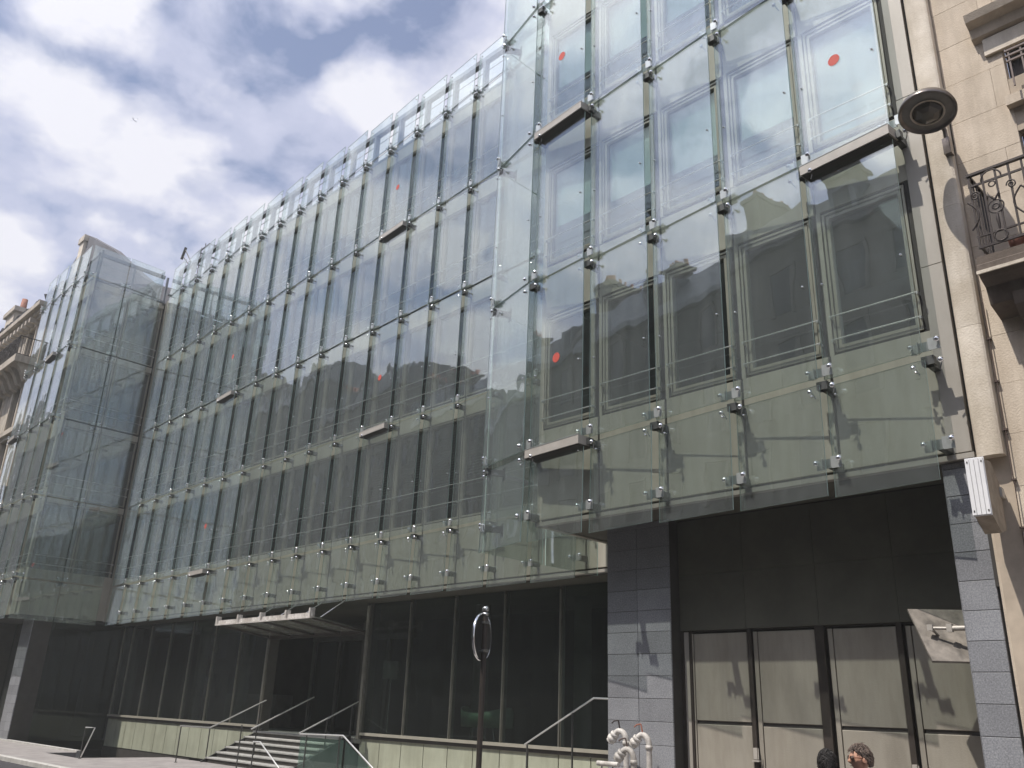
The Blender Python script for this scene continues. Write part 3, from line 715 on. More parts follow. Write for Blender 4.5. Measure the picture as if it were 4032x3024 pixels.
riser(-8.43, 11.02, -.44, 'lower white gooseneck riser pipe standing in front of the other two', 'iron_brown')
t = thing('bollard_bar', (-8.5, 10.5, G), 'short white horizontal tube barrier in front of the granite pier', 'barrier'); I = Matrix.Translation(-Vector(t.location))
b = mb('white_paint'); b.tube([(-8.68, 10.5, -.66), (-8.30, 10.5, -.66)], .035, 12); o = obj('bar', b, t); o.matrix_parent_inverse = I
for xx in (-8.6, -8.4):
    b = mb('steel'); b.tube([(xx, 10.5, -.69), (xx, 10.5, G)], .014, 8); o = obj('leg', b, t); o.matrix_parent_inverse = I

# ================================================================== round sign on a post
px, py = -9.58, 9.0
t = thing('round_road_sign', (px, py, G), 'round road sign seen from its steel back on a dark post', 'road sign'); I = Matrix.Translation(-Vector(t.location))
b = mb('post_dark'); b.tube([(px, py, G), (px, py, 1.36)], .040, 14); o = obj('post', b, t); o.matrix_parent_inverse = I
b = mb('steel'); b.lathe([(.042, 1.30), (.048, 1.30), (.048, 1.34), (.042, 1.34)], 14, Matrix.Translation((px, py, 0))); b.lathe([(.044, 1.36), (.05, 1.37), (.05, 1.41), (.03, 1.43), (0, 1.43)], 14, Matrix.Translation((px, py, 0))); o = obj('post_cap', b, t); o.matrix_parent_inverse = I
nrm = Vector((-.91, -.42, 0)).normalized()
A = Matrix.Translation((px-.075*1.0, py+.02, 1.0)) @ nrm.to_track_quat('Z', 'Y').to_matrix().to_4x4()
b = mb('steel_dark'); b.lathe([(0, 0), (.31, 0), (.325, -.012)], 40, A); b.use('chrome'); b.lathe([(.325, -.014), (.338, -.022), (.338, .02), (.322, .03), (.31, .006)], 40, A); b.use('sign_white'); b.lathe([(0, .006), (.31, .006)], 40, A)
o = obj('sign_disc', b, t); o.matrix_parent_inverse = I
b = mb('steel')
for zc in (.80, 1.2): b.box(px-.06, px+.045, py-.05, py+.05, zc-.02, zc+.02)
o = obj('clamp', b, t); o.matrix_parent_inverse = I

# ================================================================== neighbour on the right: stone apartment building
YN = 10.80
NB = thing('stone_apartment_building', (-1, YN, G), 'old cream limestone apartment building at the right with iron balcony', 'building')
NI = Matrix.Translation(Vector((1, -YN, -G)))
def nobj(name, b, parent=None, **kw):
    o = obj(name, b, None, **kw); o.parent = parent or NB
    if parent is None: o.matrix_parent_inverse = NI
    return o
# pilaster with soft front, in courses
zc = [2.96, 4.6, 6.3, 8.1, 9.95, 11.8, 13.6, 15.4, 17.2, 19.2]
for a_, b2 in zip(zc, zc[1:]):
    b = mb('stone_pale'); n = 12; x0, x1 = -3.10, -2.815; prof = []
    for q in range(n+1):
        u = q/n; xx = x0+(x1-x0)*u; bul = .035*math.sin(math.pi*u)**.5
        prof.append((xx, YN-.12-bul))
    poly = prof+[(x1, YN+.1), (x0, YN+.1)]
    m_ = len(poly); vs = [(px_, py_, z_) for z_ in (a_, b2-.004) for px_, py_ in poly]
    b.add(vs, [tuple(range(m_)), tuple(range(2*m_-1, m_-1, -1))]+[(i, (i+1) % m_, (i+1) % m_+m_, i+m_) for i in range(m_)])
    nobj('pilaster_stone', b)
# ashlar wall with real joints
def ashlar(x0, x1, y, z0, z1, hc, wc, holes=(), m='stone', fn=None):
    bk = mb('joint_dark'); 
    row = 0; z = z0
    while z < z1-.01:
        zt = min(z+hc, z1); off = (row % 2)*wc/2; x = x0-off
        while x < x1:
            a_, c_ = max(x, x0), min(x+wc, x1)
            x += wc
            if c_-a_ < .05: continue
            segs = [(a_, c_)]
            for (hx0, hx1, hz0, hz1) in holes:
                if z+.02 < hz1 and zt-.02 > hz0:
                    ns = []
                    for (s0, s1) in segs:
                        if s1 <= hx0 or s0 >= hx1: ns.append((s0, s1)); continue
                        if s0 < hx0: ns.append((s0, hx0))
                        if s1 > hx1: ns.append((hx1, s1))
                    segs = ns
            for (s0, s1) in segs:
                if s1-s0 < .04: continue
                b = mb(m); b.bev(s0+.0015, s1-.0015, y+random.uniform(-.0015, .0015), y+.16, z+.0015, zt-.0015, .0015); (fn or nobj)('stone_block', b)
        z = zt; row += 1
holeN = [(-2.15, -.65, 7.85, 10.3), (-2.15, -.65, 5.25, 8.0-1.0+.2), (-2.2, -.6, -1.75, 4.1)]
ashlar(-2.80, 1.6, YN, G, 12.6, .62, 1.15, [(-2.05, -.6, 7.95, 8.85), (-2.05, -.6, 5.3, 7.05), (-2.2, -.5, G, 4.05)])
b = mb('stone'); b.box(-2.80, 12, YN+.17, YN+.4, 12.6, 19); b.box(1.6, 12, YN, YN+.4, G, 12.6); nobj('upper_wall', b)
b = mb('stone_joint'); b.box(-3.09, 1.6, YN+.012, YN+.17, 7.1, 7.9); b.box(-3.09, -2.1, YN+.012, YN+.17, G, 12.6); b.box(-.6, 1.6, YN+.012, YN+.17, G, 12.6); b.box(-2.1, -.6, YN+.012, YN+.17, 9.0, 12.6); b.box(-2.1, -.6, YN+.012, YN+.17, 4.2, 5.2); nobj('mortar_backing', b)
b = mb('iron'); b.box(-2.05, -.6, YN+.18, YN+.5, 7.9, 9.0); b.box(-2.05, -.6, YN+.18, YN+.5, 5.2, 7.3); b.box(-2.2, -.5, YN+.18, YN+.6, G, 4.2); nobj('window_recess', b)
b = mb('stone'); b.box(-3.12, -2.8, YN+.02, YN+.3, G, 2.95); nobj('base_strip', b)
# moulded hood over the window
b = mb('stone'); b.prism([(YN, 8.62), (YN-.10, 8.66), (YN-.14, 8.78), (YN-.26, 8.83), (YN-.30, 8.93), (YN, 8.97)], -2.35, -.4, 'x'); nobj('window_hood', b)
b = mb('stone_pale'); b.box(-2.24, -.5, YN-.05, YN, 8.36, 8.62); nobj('window_frieze', b)
# little upper balcony rail and carved bits
b = mb('iron_brown')
for zq in (8.14, 8.06, 7.98): b.box(-1.98, -.7, YN-.24, YN-.21, zq, zq+.025)
for q in range(9): b.box(-1.95+q*.14, -1.93+q*.14, YN-.235, YN-.215, 7.6, 8.12)
nobj('window_guard', b)
b = mb('stone'); b.box(-2.1, -.5, YN-.12, YN+.1, 7.44, 7.58); nobj('window_sill', b)
# balcony
mat('stone_shaded', (.17, .135, .11), .85, 0, .1, 3, .4, 30, stain=.3)  # balcony stone with its shade put into the dark base colour, plus stains
bal = mb('stone_shaded'); YB0 = 10.15
bal.prism([(YN, 4.62), (YN-.35, 4.70), (YN-.42, 4.9), (YB0+.08, 4.96), (YB0, 5.02), (YB0, 5.10), (YB0+.03, 5.12), (YB0+.03, 5.22), (YN, 5.22)], -2.62, 1.5, 'x')
BAL = nobj('balcony', bal)
b = mb('stone_pale'); b.box(-2.63, 1.5, YB0-.012, YB0+.012, 4.985, 5.025); nobj('edge_moulding', b, BAL)
b = mb('iron')
zt_, zb_ = 6.32, 5.30
b.box(-2.56, 1.5, YB0-.025, YB0+.025, zt_-.03, zt_); b.box(-2.56, -2.52, YB0, YN, zt_-.03, zt_); b.box(-2.56, 1.5, YB0-.012, YB0+.012, zb_, zb_+.03)
b.box(-2.56, 1.5, YB0-.01, YB0+.01, 6.14, 6.165); b.box(-2.56, 1.5, YB0-.01, YB0+.01, 5.45, 5.47); b.box(-2.54, -2.52, YB0, YN, zb_, zb_+.03)
for q in range(28):
    xx = -2.54+q*.145; b.box(xx-.011, xx+.011, YB0-.011, YB0+.011, zb_, zt_-.02)
for q in range(5): b.box(-2.55, -2.53, YB0+.13*q, YB0+.13*q+.02, zb_, zt_-.02)
nobj('railing', b, BAL)
b = mb('iron')
def ringt(cx_, cz_, r, rr=.009, a0=0, a1=2*math.pi, n=18, y=YB0-.012): b.tube([(cx_+r*math.cos(a0+(a1-a0)*k_/n), y, cz_+r*math.sin(a0+(a1-a0)*k_/n)) for k_ in range(n+1)], rr, 6, False)
for q in range(7):
    c_ = -2.30+q*.58
    ringt(c_, 5.78, .085); ringt(c_, 5.78, .035, .012); ringt(c_, 6.17, .11, .01, 0, math.pi); ringt(c_, 6.09, .035); ringt(c_, 5.39, .07)
    for s_ in (-1, 1):
        pts = []
        for k_ in range(22):
            a_ = k_/21*3.4*math.pi; r_ = .012+.05*(1-k_/21); pts.append((c_+s_*(.20-r_*math.cos(a_)*.9), YB0-.012, 6.0+r_*math.sin(a_)+.0*k_))
        b.tube(pts, .009, 5, False)
        pts = [(c_+s_*(.29-.10*math.sin(k_/10*math.pi)), YB0-.012, 5.56+.38*k_/10) for k_ in range(11)]; b.tube(pts, .011, 5, False)
        b.tube([(c_, YB0-.012, 5.87), (c_+s_*.05, YB0-.03, 5.93), (c_+s_*.065, YB0-.012, 6.0)], [.014, .01, .004], 5)
    b.tube([(c_, YB0-.012, 5.47), (c_, YB0-.02, 5.6), (c_, YB0-.012, 5.7)], [.012, .02, .008], 6)
o = nobj('scrollwork', b, BAL)
for q in range(4):
    b = mb('terracotta'); b.lathe([(0, 5.30), (.07, 5.30), (.09, 5.44), (.095, 5.46), (.08, 5.46)], 14, Matrix.Translation((-2.2+q*.22, YN-.45, -.07))); o = obj('flower_pot', b); tag(o, ['terracotta flower pot behind balcony scrollwork, nearest the corner', 'terracotta flower pot second from the balcony corner', 'terracotta flower pot third from the balcony corner', 'terracotta flower pot farthest right on the balcony'][q], 'flower pot', 'pots on the balcony')
# console bracket under balcony
for xx in (-2.35,):
    b = mb('stone_shaded'); b.prism([(YN, 4.0), (YN-.10, 4.05), (YN-.16, 4.2), (YN-.2, 4.4), (YN-.42, 4.6), (YN-.45, 4.75), (YN, 4.75)], xx-.0, xx+.22, 'x'); nobj('console', b, BAL)
# quoins around ground-floor arch
for q, zq in enumerate((2.2, 2.95, 3.7)):
    b = mb('stone_pale'); b.bev(-2.42, -2.2, YN-.03, YN+.02, zq, zq+.69, .006); nobj('quoin', b)
# rain pipe / cable on the wall
b = mb('iron_brown'); b.tube([(-2.775, YN-.05, 4.9), (-2.77, YN-.05, 3.2), (-2.78, YN-.05, 2.0), (-2.79, YN-.05, G)], .006, 6)
for zq in (2.1, 2.65, 3.25, 3.85, 4.4): b.box(-2.80, -2.755, YN-.06, YN, zq, zq+.02)
nobj('wall_cable', b)

# wall lamp
L0 = Vector((-2.835, 10.02, 7.37))
t = thing('street_lamp', (-2.80, 10.7, 7.2), 'round bronze street lamp on a wall arm over the pilaster', 'street lamp'); I = Matrix.Translation(-Vector(t.location))
A = Matrix.Translation(L0) @ Matrix.Rotation(-R(15), 4, 'X')
b = mb('lamp_metal'); b.lathe([(.045, .20), (.05, .17), (.09, .13), (.24, .10), (.32, .05), (.345, -.02), (.345, -.055), (.33, -.06), (.325, -.03), (.30, -.02)], 48, A); b.lathe([(0, .245), (.03, .24), (.05, .215), (.045, .19), (.07, .18), (.07, .16)], 20, A); o = obj('hood', b, t); o.matrix_parent_inverse = I
b = mb('lamp_inner'); b.lathe([(.30, -.022), (.21, -.035), (.19, -.03)], 48, A); b.use('stone_pale'); b.lathe([(.205, -.05), (.185, -.055), (.18, -.04)], 48, A); o = obj('reflector', b, t); o.matrix_parent_inverse = I
b = mb('lamp_glass'); b.lathe([(.185, -.045), (.15, -.09), (.08, -.115), (0, -.12)], 6, A, False); o = obj('lamp_glass', b, t); o.matrix_parent_inverse = I
b = mb('lamp_metal'); b.tube([L0+Vector((0, 0, .15)), L0+Vector((.0, .35, .17)), L0+Vector((.0, .6, .02)), (-2.835, 10.62, 7.14)], .028, 10); b.box(-2.88, -2.79, 10.58, 10.70, 7.02, 7.26); o = obj('arm', b, t); o.matrix_parent_inverse = I

# projecting shop sign box
t = thing('hanging_sign', (-3.0, 10.75, 2.5), 'hexagonal projecting sign with white ribbed front edge and brown sides', 'sign', rotz=R(5.7)); I = Matrix.Identity(4)
b = mb('sign_side'); b.prism([(-.80, -.36), (-.80, .24), (-.42, .30), (-.10, .12), (-.10, -.42), (-.4, -.5)], -.085, .085, 'x'); o = obj('box', b, t)
b = mb('sign_white')
for q in range(4): b.box(-.092+q*.046, -.092+q*.046+.040, -.83, -.80, -.37, .25)
b.box(-.094, .094, -.812, -.80, -.38, .26); o = obj('front_edge', b, t)
b = mb('box_grey'); b.box(.085, .11, -.16, -.02, -.05, .06); b.box(-.02, .10, -.10, .05, -.02, .03); o = obj('fixing_bracket', b, t)
b = mb('iron')
for sx in (-.07, .07):
    for sz in (-.33, .21): b.box(sx-.006, sx+.006, -.834, -.829, sz-.01, sz+.01)
o = obj('screws', b, t)

# tilted scuffed panel on an arm
t = thing('tilted_wall_panel', (-3.56, 11.4, 1.05), 'tilted square scuffed metal panel held on an arm from the right granite pier', 'panel'); I = Matrix.Translation(-Vector(t.location))
b = mb('panel_scuffed'); A0 = Vector((-4.28, 11.12, 1.34)); e1 = Vector((.50, .36, 0))*1.12; e2 = Vector((.39, -.475, -.64)); c = [A0, A0+e1, A0+e1+e2, A0+e2]; nn = (c[1]-c[0]).cross(c[3]-c[0]).normalized()*.03
b.add(c+[q+nn for q in c], [(0, 1, 2, 3), (7, 6, 5, 4), (0, 4, 5, 1), (1, 5, 6, 2), (2, 6, 7, 3), (3, 7, 4, 0)]); o = obj('panel', b, t); o.matrix_parent_inverse = I
b = mb('box_grey'); b.tube([(-3.56, 10.92, 1.07), (-3.74, 10.90, 1.07)], .03, 10); b.tube([(-3.72, 10.90, 1.07), (-3.95, 10.88, 1.08)], .018, 8); b.tube([(-3.95, 10.88, 1.08), (-3.9, 11.05, .98)], .016, 8); b.box(-3.98, -3.92, 10.85, 10.91, 1.05, 1.12); b.box(-3.77, -3.71, 10.87, 10.93, 1.03, 1.12); o = obj('arm', b, t); o.matrix_parent_inverse = I

# ================================================================== neighbour on the left
YLN = 11.0
LB = thing('left_apartment_building', (-50, YLN, G), 'pale stone apartment building with iron balcony and slate roof at the far left', 'building')
LI = Matrix.Translation(Vector((50, -YLN, -G)))
def lobj(name, b, parent=None):
    o = obj(name, b); o.parent = parent or LB
    if parent is None: o.matrix_parent_inverse = LI
    return o
b = mb('stone_left'); b.box(-75, -44.6, YLN+.25, YLN+9, G, 18.3); lobj('wall', b)
lw = [-46.6, -49.5, -52.4, -55.3, -58.2]
zfl = [2.2, 5.6, 9.0, 12.4, 15.0]
b = mb('stone_left'); edges = [-44.6]+[e for xx in lw for e in (xx+.6, xx-.6)]+[-60.5]
for a_, b2 in zip(edges[::2], edges[1::2]): b.box(b2, a_, YLN, YLN+.25, G, 18.3)
for z_, zt2 in ((G, -.5), (2.0, 3.0), (5.2, 6.3), (8.5, 9.3), (11.5, 12.2), (14.4, 15.5), (17.5, 18.3)):
    for xx in lw: b.box(xx-.6, xx+.6, YLN, YLN+.25, z_, zt2)
lobj('facade', b)
for xx in lw:
    for z0, z1 in ((-.5, 2.0), (3.0, 5.2), (6.3, 8.5), (9.3, 11.5), (12.2, 14.4), (15.5, 17.5)):
        f = mb('iron_brown'); f.box(xx-.6, xx+.6, YLN+.18, YLN+.22, z0, z1); f.use('stone_pale')
        f.box(xx-.72, xx-.6, YLN-.08, YLN+.02, z0-.05, z1+.12); f.box(xx+.6, xx+.72, YLN-.08, YLN+.02, z0-.05, z1+.12); f.box(xx-.72, xx+.72, YLN-.1, YLN+.02, z1, z1+.22)
        w_ = lobj('window', f); q = mb('window_far'); q.box(xx-.5, xx-.03, YLN+.15, YLN+.17, z0+.1, z1-.1); q.box(xx+.03, xx+.5, YLN+.15, YLN+.17, z0+.1, z1-.1); obj('pane', q, w_)
b = mb('stone_left')
for zz3, d in ((17.75, .2), (17.95, .35), (18.15, .55)): b.box(-75, -44.6, YLN-d, YLN, zz3, zz3+.24)
for zz3 in (5.4, 8.7, 11.7): b.box(-75, -44.6, YLN-.22, YLN, zz3, zz3+.25)
for q in range(26): b.box(-46-q*.6, -45.8-q*.6, YLN-.5, YLN, 17.55, 17.8)
lobj('cornice', b)
# stone balcony with iron rail at storey line 12.4
b = mb('stone_left'); b.box(-75, -44.8, YLN-.95, YLN, 15.05, 15.4); 
for q in range(16): b.prism([(YLN, 14.15), (YLN-.3, 14.25), (YLN-.55, 14.7), (YLN-.85, 15.05), (YLN, 15.05)], -45.3-q*.95, -44.95-q*.95, 'x')
Bb = lobj('balcony', b)
b = mb('iron'); b.box(-75, -44.9, YLN-.92, YLN-.88, 16.37, 16.41); b.box(-75, -44.9, YLN-.91, YLN-.89, 15.45, 15.48); b.box(-75, -44.9, YLN-.91, YLN-.89, 16.15, 16.17)
b.box(-44.94, -44.9, YLN-.9, YLN, 16.37, 16.41); b.box(-44.94, -44.9, YLN-.9, YLN, 15.45, 15.48)
for q in range(150): b.box(-44.9-q*.13-.012, -44.9-q*.13+.012, YLN-.91, YLN-.89, 15.45, 16.39)
for q in range(8): b.box(-44.93, -44.91, YLN-.9+q*.12, YLN-.88+q*.12, 15.45, 16.39)
for q in range(22):
    cx3 = -45.4-q*.78
    for rr, cz3 in ((.2, 15.9), (.09, 15.9), (.09, 16.26)): b.tube([(cx3+rr*math.cos(k_/12*2*math.pi), YLN-.92, cz3+rr*math.sin(k_/12*2*math.pi)) for k_ in range(13)], .013, 4, False)
lobj('railing', b, Bb)
# broken mansard with irregular slates
rf = mb('slate'); rf.prism([(YLN-.3, 18.38), (YLN+.7, 19.9), (YLN+4.5, 21.2), (YLN+8, 18.38)], -75, -44.6, 'x'); RF = lobj('roof', rf)
b = mb('slate')
for q in range(60):
    xx = -45-random.random()*14; u = random.random(); yy = YLN-.35+1.0*u; z_ = 18.4+1.5*u
    b.box(-.28, .28, -.05, .05, -.25, .25, Matrix.Translation((xx, yy-.04, z_)) @ Matrix.Rotation(random.uniform(-.5, .5), 4, 'Y') @ Matrix.Rotation(random.uniform(.1, .8), 4, 'X'))
o = lobj('roof_slates', b, RF); o['kind'] = 'stuff'
b = mb('stone_left'); b.box(-58.9, -57.2, YLN+1.2, YLN+2.0, 18.0, 22.5); b.box(-59.2, -56.9, YLN+1.05, YLN+2.2, 22.3, 22.6); CH = lobj('chimney', b, RF)
b = mb('terracotta'); b.lathe([(.20, 22.5), (.17, 23.3), (.14, 23.3)], 12, Matrix.Translation((-57.3, YLN+1.6, 0)));
o = lobj('chimney_pot', b, RF)

# gable wall and chimney rising behind the tower
t = thing('rear_building', (-60, 16, G), 'grey gable wall with sloping roof line and stone chimney rising behind the glass tower', 'building'); I = Matrix.Translation(-Vector(t.location))
b = mb('gable'); b.prism([(-66, G), (-66, 29.5), (-60.1, 29.5), (-51.1, 24.9), (-44.5, 21.0), (-41.0, 19.9), (-37, 19.2), (-37, G)], 16.0, 16.4, 'y') if False else b.prism([(-62, G), (-62, 29.0), (-59.7, 30.4), (-53.7, 27.05), (-49.85, 24.45), (-46.5, 22.3), (-44.6, 21.34), (-41.8, 20.15), (-39.5, 19.6), (-39.5, G)], 16.0, 16.5, 'y')
o = obj('gable_wall', b, t); o.matrix_parent_inverse = I
b = mb('stone_pale'); b.box(-60.6, -59.8, 15.8, 16.5, 27.0, 29.9); b.use('stone_left'); b.box(-60.75, -59.6, 15.7, 16.6, 29.9, 30.35); o = obj('chimney', b, t); o.matrix_parent_inverse = I
# roof top structure and aerials
t = thing('roof_cage', (-36.5, 15.6, 18), 'steel roof access cage behind the parapet where tower meets facade', 'roof cage'); I = Matrix.Translation(-Vector(t.location))
b = mb('zinc')
for xx in (-37.4, -36.2):
    for yy in (14.9, 16.2): b.box(xx, xx+.06, yy, yy+.06, 17.9, 20.3)
for zz4 in (20.25, 19.6): b.box(-37.4, -36.14, 14.9, 14.96, zz4, zz4+.06); b.box(-37.4, -36.14, 16.2, 16.26, zz4, zz4+.06); b.box(-37.4, -37.34, 14.9, 16.26, zz4, zz4+.06); b.box(-36.2, -36.14, 14.9, 16.26, zz4, zz4+.06)
o = obj('frame', b, t); o.matrix_parent_inverse = I
t = thing('roof_aerial', (-39.5, 15.6, 19.6), 'thin forked aerial standing on the roof behind the tower', 'aerial'); I = Matrix.Translation(-Vector(t.location))
b = mb('steel_dark'); b.tube([(-39.2, 15.6, 18.5), (-39.4, 15.6, 20.4)], .03, 6); b.tube([(-39.4, 15.6, 20.3), (-41.0, 15.6, 21.7)], .025, 6); b.tube([(-39.4, 15.6, 20.5), (-40.8, 15.6, 22.0)], .025, 6); b.tube([(-41.05, 15.6, 21.5), (-40.75, 15.6, 22.1)], .07, 6); b.tube([(-38.7, 15.6, 19.5), (-38.7, 15.6, 21.3)], .02, 6); b.tube([(-38.3, 15.6, 19.5), (-38.3, 15.6, 21.4)], .02, 6)
o = obj('mast', b, t); o.matrix_parent_inverse = I

# ================================================================== houses across the street (mirrored in the glass)
YO = -7.6
hs_ = [(14, -1.5, 15.2, 'plaster_mid'), (-1.5, -12.5, 17.6, 'plaster_dark'), (-12.5, -22.5, 22.4, 'plaster_mid'), (-22.5, -33, 21.8, 'plaster_dark'), (-33, -46, 22.0, 'plaster_mid'), (-46, -60, 25.4, 'plaster_dark'), (-60, -78, 29.5, 'plaster_mid'), (-78, -110, 35.0, 'plaster_dark'), (-110, -170, 44.0, 'plaster_mid')]
olab = ['lower plaster house across the street behind the lamp, nearest the right end', 'dark plaster house across the street facing the garage doors', 'plaster house across the street facing the gap beside the wing', 'dark taller house across the street facing the lobby armchair', 'plaster house across the street facing the entrance stairs', 'dark tall house across the street facing the glass tower', 'higher house across the street beyond the glass tower', 'dark high house farther along across the street', 'highest house at the far left end across the street']
for n_, (xa, xb, ht, m_) in enumerate(hs_):
    t = thing('street_house', ((xa+xb)/2, YO, G), olab[n_], 'building', 'houses across the street, mirrored in the glass'); I = Matrix.Translation(-Vector(t.location))
    b = mb(m_); b.box(xb+.02, xa, YO-10, YO, G, ht-3); o = obj('wall', b, t); o.matrix_parent_inverse = I
    b = mb('zinc' if n_ % 2 else 'slate'); b.prism([(YO+.3, ht-3.2), (YO+.3, ht-2.9), (YO-1.1, ht-.7), (YO-5, ht), (YO-10, ht-3)], xb+.02, xa, 'x'); rfo = obj('roof', b, t); rfo.matrix_parent_inverse = I
    nw = max(2, int((xa-xb)/2.4))
    fb = mb('stone_left'); 
    for q in range(nw):
        cxx = xb+(xa-xb)*(q+.5)/nw
        for zr in (0.2, 3.4, 6.6, 9.8, 13.0, 16.2, 19.4):
            if zr+2.0 > ht-3.2: break
            f = mb('window_far'); f.box(cxx-.5, cxx+.5, YO-.02, YO+.02, zr, zr+1.9); f.use('plaster_mid'); f.box(cxx-.65, cxx-.5, YO, YO+.08, zr-.1, zr+2.05); f.box(cxx+.5, cxx+.65, YO, YO+.08, zr-.1, zr+2.05); f.box(cxx-.65, cxx+.65, YO, YO+.1, zr+1.9, zr+2.08)
            o = obj('window', f, t); o.matrix_parent_inverse = I
        if q % 2 == 0:
            d = mb('zinc'); d.prism([(YO+.1, ht-2.7), (YO+.1, ht-1.2), (YO-1.5, ht-.9), (YO-2, ht-2.6)], cxx-.6, cxx+.6, 'x'); d.use('window_far'); d.box(cxx-.4, cxx+.4, YO+.1, YO+.13, ht-2.5, ht-1.4); o = obj('dormer', d, t); o.matrix_parent_inverse = I
    # party-wall chimney stack with a row of pots
    cxx = xb+.9
    b = mb('plaster_mid'); b.box(cxx-.5, cxx+.5, YO-6.5, YO-1.6, ht-2, ht+1.3); b.box(cxx-.6, cxx+.6, YO-6.6, YO-1.5, ht+1.3, ht+1.5)
    b.use('terracotta')
    for q in range(8): b.lathe([(.13, ht+1.5), (.11, ht+2.1), (0, ht+2.1)], 8, Matrix.Translation((cxx, YO-2-q*.58, 0)))
    o = obj('chimney', b, t); o.matrix_parent_inverse = I
    b = mb('plaster_mid'); b.box(cxx+3.2, cxx+4.6, YO-3, YO-2.2, ht-1.5, ht+1.0); b.box(cxx+3.1, cxx+4.7, YO-3.1, YO-2.1, ht+1.0, ht+1.2)
    b.use('terracotta')
    for q in range(4): b.lathe([(.12, ht+1.2), (.1, ht+1.7), (0, ht+1.7)], 8, Matrix.Translation((cxx+3.4+q*.34, YO-2.6, 0)))
    o = obj('chimney', b, t); o.matrix_parent_inverse = I

